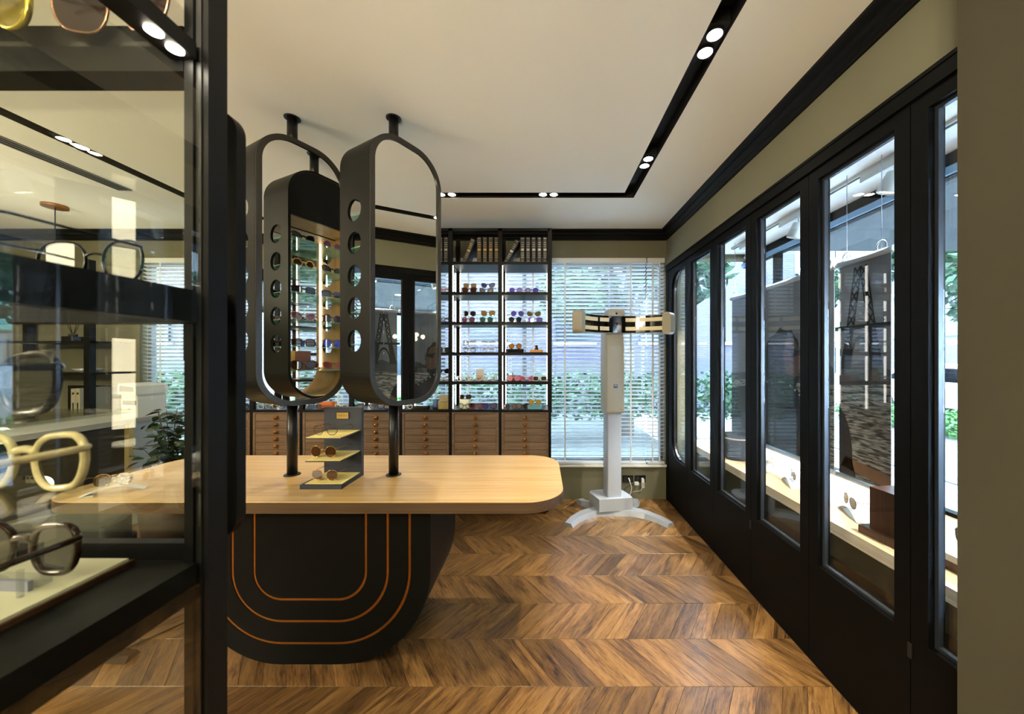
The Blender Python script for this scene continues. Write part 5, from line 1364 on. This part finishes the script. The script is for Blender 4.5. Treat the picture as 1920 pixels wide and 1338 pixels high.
def pebbles(name, x0, x1, y0, y1, n, s0, s1, z, mat, label):
    m_ = MB()
    for _ in range(n):
        x, y, s_ = rr.uniform(x0, x1), rr.uniform(y0, y1), rr.uniform(s0, s1)
        m_.add([(x - s_, y, z), (x, y - s_, z), (x + s_, y, z), (x, y + s_, z), (x + rr.uniform(-s_, s_) * .3, y, z + s_ * 0.9)], [(0, 1, 4), (1, 2, 4), (2, 3, 4), (3, 0, 4)])
    o = P(name, m_, mat, None); o['kind'] = 'stuff'; o['label'] = label; o['category'] = 'gravel'
pebbles('gravel', 5.0, 7.4, 2, 9, 9000, 0.012, 0.03, GZ + 0.02, pm('gravel_blue_grey', sr(120, 130, 142), 0.8, var=0.5, scale=40), 'blue grey gravel in the planting bed')
def leaf_mass(name, label, cat, boxes, n, s_, mat, kind='stuff', parent=None):
    m_ = MB()
    for _ in range(n):
        c, r3 = boxes[rr.randrange(len(boxes))]
        while True:
            v = Vector((rr.uniform(-1, 1), rr.uniform(-1, 1), rr.uniform(-1, 1)))
            if 0.35 < v.length < 1:
                break
        p = Vector((c[0] + v.x * r3[0], c[1] + v.y * r3[1], c[2] + v.z * r3[2]))
        a = Vector((rr.uniform(-1, 1), rr.uniform(-1, 1), rr.uniform(-.6, .6))).normalized() * s_ * rr.uniform(0.7, 1.3); b_ = a.cross(Vector((rr.uniform(-1, 1), rr.uniform(-1, 1), rr.uniform(-1, 1)))).normalized() * s_ * 0.45
        m_.add([p - a, p - b_, p + a, p + b_], [(0, 1, 2, 3)])
    o = P(name, m_, mat, parent)
    if parent is None:
        tag(o, label, cat)
        if kind: o['kind'] = kind
    return o
M['leaf_a'] = pm('foliage_bright', sr(66, 112, 48), 0.6, var=0.45, scale=3); M['leaf_b'] = pm('foliage_mid', sr(32, 64, 36), 0.6, var=0.5, scale=2)
leaf_mass('hedge', 'low clipped hedge between gravel and parked car', 'hedge', [((8.05, y, GZ + 0.25), (0.55, 0.6, 0.3)) for y in [2 + 0.7 * k for k in range(11)]], 9000, 0.05, M['leaf_a'], None)
leaf_mass('hedge', 'green hedge beyond the back window blinds', 'hedge', [((x, 6.4, 0.75), (0.6, 0.35, 0.45)) for x in [-7 + 0.7 * k for k in range(17)]], 8000, 0.07, M['leaf_b'], None)
def tree(x, y, h, label, s_=0.13, n=3500):
    t = T('street_tree', label, 'tree', (x, y, GZ)); P('trunk', MB().tube([(0, 0, 0), (0.05, 0, h * 0.3), (0, 0.05, h * 0.55), (0.1, 0, h * 0.8)], [0.16, 0.12, 0.09, 0.04], 8), pm('bark', sr(92, 84, 76), 0.9, bump=0.4), t)
    cl = []
    for k in range(7):
        a = rr.uniform(0, 6.28); q = Vector((1.0 * math.cos(a), 1.0 * math.sin(a), h * rr.uniform(0.6, 0.9)))
        P('branch', MB().tube([(0, 0, h * 0.5), q * 0.6 + Vector((0, 0, h * 0.25)), q], [0.05, 0.035, 0.015], 6), pm('bark', sr(92, 84, 76), 0.9), t); cl.append(((q.x, q.y, q.z), (0.9, 0.9, 0.6)))
    leaf_mass('crown', '', '', cl, n, s_, M['leaf_b'], None, t)
tree(9.2, 7.4, 4.6, 'street tree with drooping leaves seen past the pillar')
tree(10.2, 14.0, 4.8, 'street tree beyond the bay end seen through far doors')
tree(1.7, 7.2, 4.6, 'yard tree behind the blinds near the corner'); tree(-4.6, 8.2, 4.4, 'yard tree behind the blinds by the potted plant')
# parked car
car = T('parked_car', 'white parked car across the footpath', 'car', (10.6, 8.9, GZ - 0.02), R(90))
body = [(-2.1, 0.35), (-2.05, 0.75), (-1.35, 0.92), (-0.75, 1.38), (0.75, 1.42), (1.55, 0.98), (2.05, 0.88), (2.15, 0.4)]
P('body', MB().prism(body[::-1], -0.86, 0.86, axis='y'), pm('car_white', sr(236, 238, 240), 0.2, coat=0.5), car)
for sg in (-1, 1):
    P('side_window', MB().prism([(-0.98, 0.98), (1.32, 1.0), (0.70, 1.34), (-0.66, 1.31)], sg * 0.862, sg * 0.868, axis='y'), M['gloss_black'], car)
    P('wing_mirror', MB().box(-1.05, -0.92, sg * 0.9, sg * 1.04, 0.98, 1.10), M['gloss_black'], car)
    for xx in (-1.35, 1.35):
        P('wheel', MB().tube([(xx, sg * 0.74, 0.32), (xx, sg * 0.89, 0.32)], 0.32, 20), M['track'], car)
# buildings
bd = T('street_building', 'pale building with a green shop sign across the street', 'building', (17.2, 14, GZ))
P('wall', MB().box(0, 4, -16, 20, 0, 11), pm('facade_pale', sr(120, 124, 126), 0.8, var=0.08, scale=1), bd); P('sign_board', MB().box(-0.2, 0, -12, 16, 2.5, 3.7), pm('sign_green', sr(86, 150, 136), 0.5), bd)
for k in range(16):
    for fz in (0.7, 4.6, 7.4):
        f = P('window', MB().box(-0.06, 0, -15 + 2.2 * k, -13.6 + 2.2 * k, fz, fz + 1.5), pm('facade_window', sr(30, 40, 50), 0.2), bd)
        if fz > 4: P('balcony', MB().box(-0.5, 0, -15.1 + 2.2 * k, -13.5 + 2.2 * k, fz - 0.12, fz), M['white'], f)
bd = T('yard_building', 'violet grey brick building behind the back window', 'building', (-3, 10.2, GZ))
m, nt, out = new_mat('brick_violet')
b = nt.nodes.new('ShaderNodeBsdfPrincipled'); br = nt.nodes.new('ShaderNodeTexBrick'); tc = nt.nodes.new('ShaderNodeTexCoord'); mp = nt.nodes.new('ShaderNodeMapping'); mp.inputs['Rotation'].default_value = (R(90), 0, 0)
br.inputs['Color1'].default_value = (*sr(52, 50, 80), 1); br.inputs['Color2'].default_value = (*sr(44, 42, 70), 1); br.inputs['Mortar'].default_value = (*sr(72, 72, 90), 1); br.inputs['Scale'].default_value = 4.0
nt.links.new(tc.outputs['Object'], mp.inputs[0]); nt.links.new(mp.outputs[0], br.inputs['Vector']); nt.links.new(br.outputs['Color'], b.inputs['Base Color']); nt.links.new(b.outputs[0], out.inputs['Surface'])
P('wall', MB().box(-12, 10.2, 0, 3, 0, 7.4), m, bd); P('ground_floor', MB().box(-12, 10.2, -0.05, 0, 0, 1.5), pm('facade_grey', sr(60, 64, 70), 0.8), bd)
for k in range(9):
    f = P('window', MB().box(-11 + 2.4 * k, -9.9 + 2.4 * k, -0.06, 0, 2.0, 3.5), pm('facade_window', sr(30, 40, 50), 0.2), bd); P('window_ledge', MB().box(-11.05 + 2.4 * k, -9.85 + 2.4 * k, -0.14, 0, 1.92, 2.0), M['white'], f)
# dark entrance canopy over the footpath with a downlight
cn = T('entrance_canopy', 'dark canopy soffit outside the shop window', 'canopy', (OUT + 0.12, -6, 2.36))
P('soffit', MB().box(0, 2.7, 0, 9.2, 0, 0.12), pm('canopy_navy', sr(13, 15, 21), 0.5), cn); P('fascia', MB().box(2.7, 2.78, 0, 9.2, -0.10, 0.3), M['black'], cn)
for y in (7.0, 8.3):
    P('downlight', MB().lathe([(0.05, -0.004), (0.05, 0.002)], 20, cx=0.9, cy=y), M['led_cool'], cn)
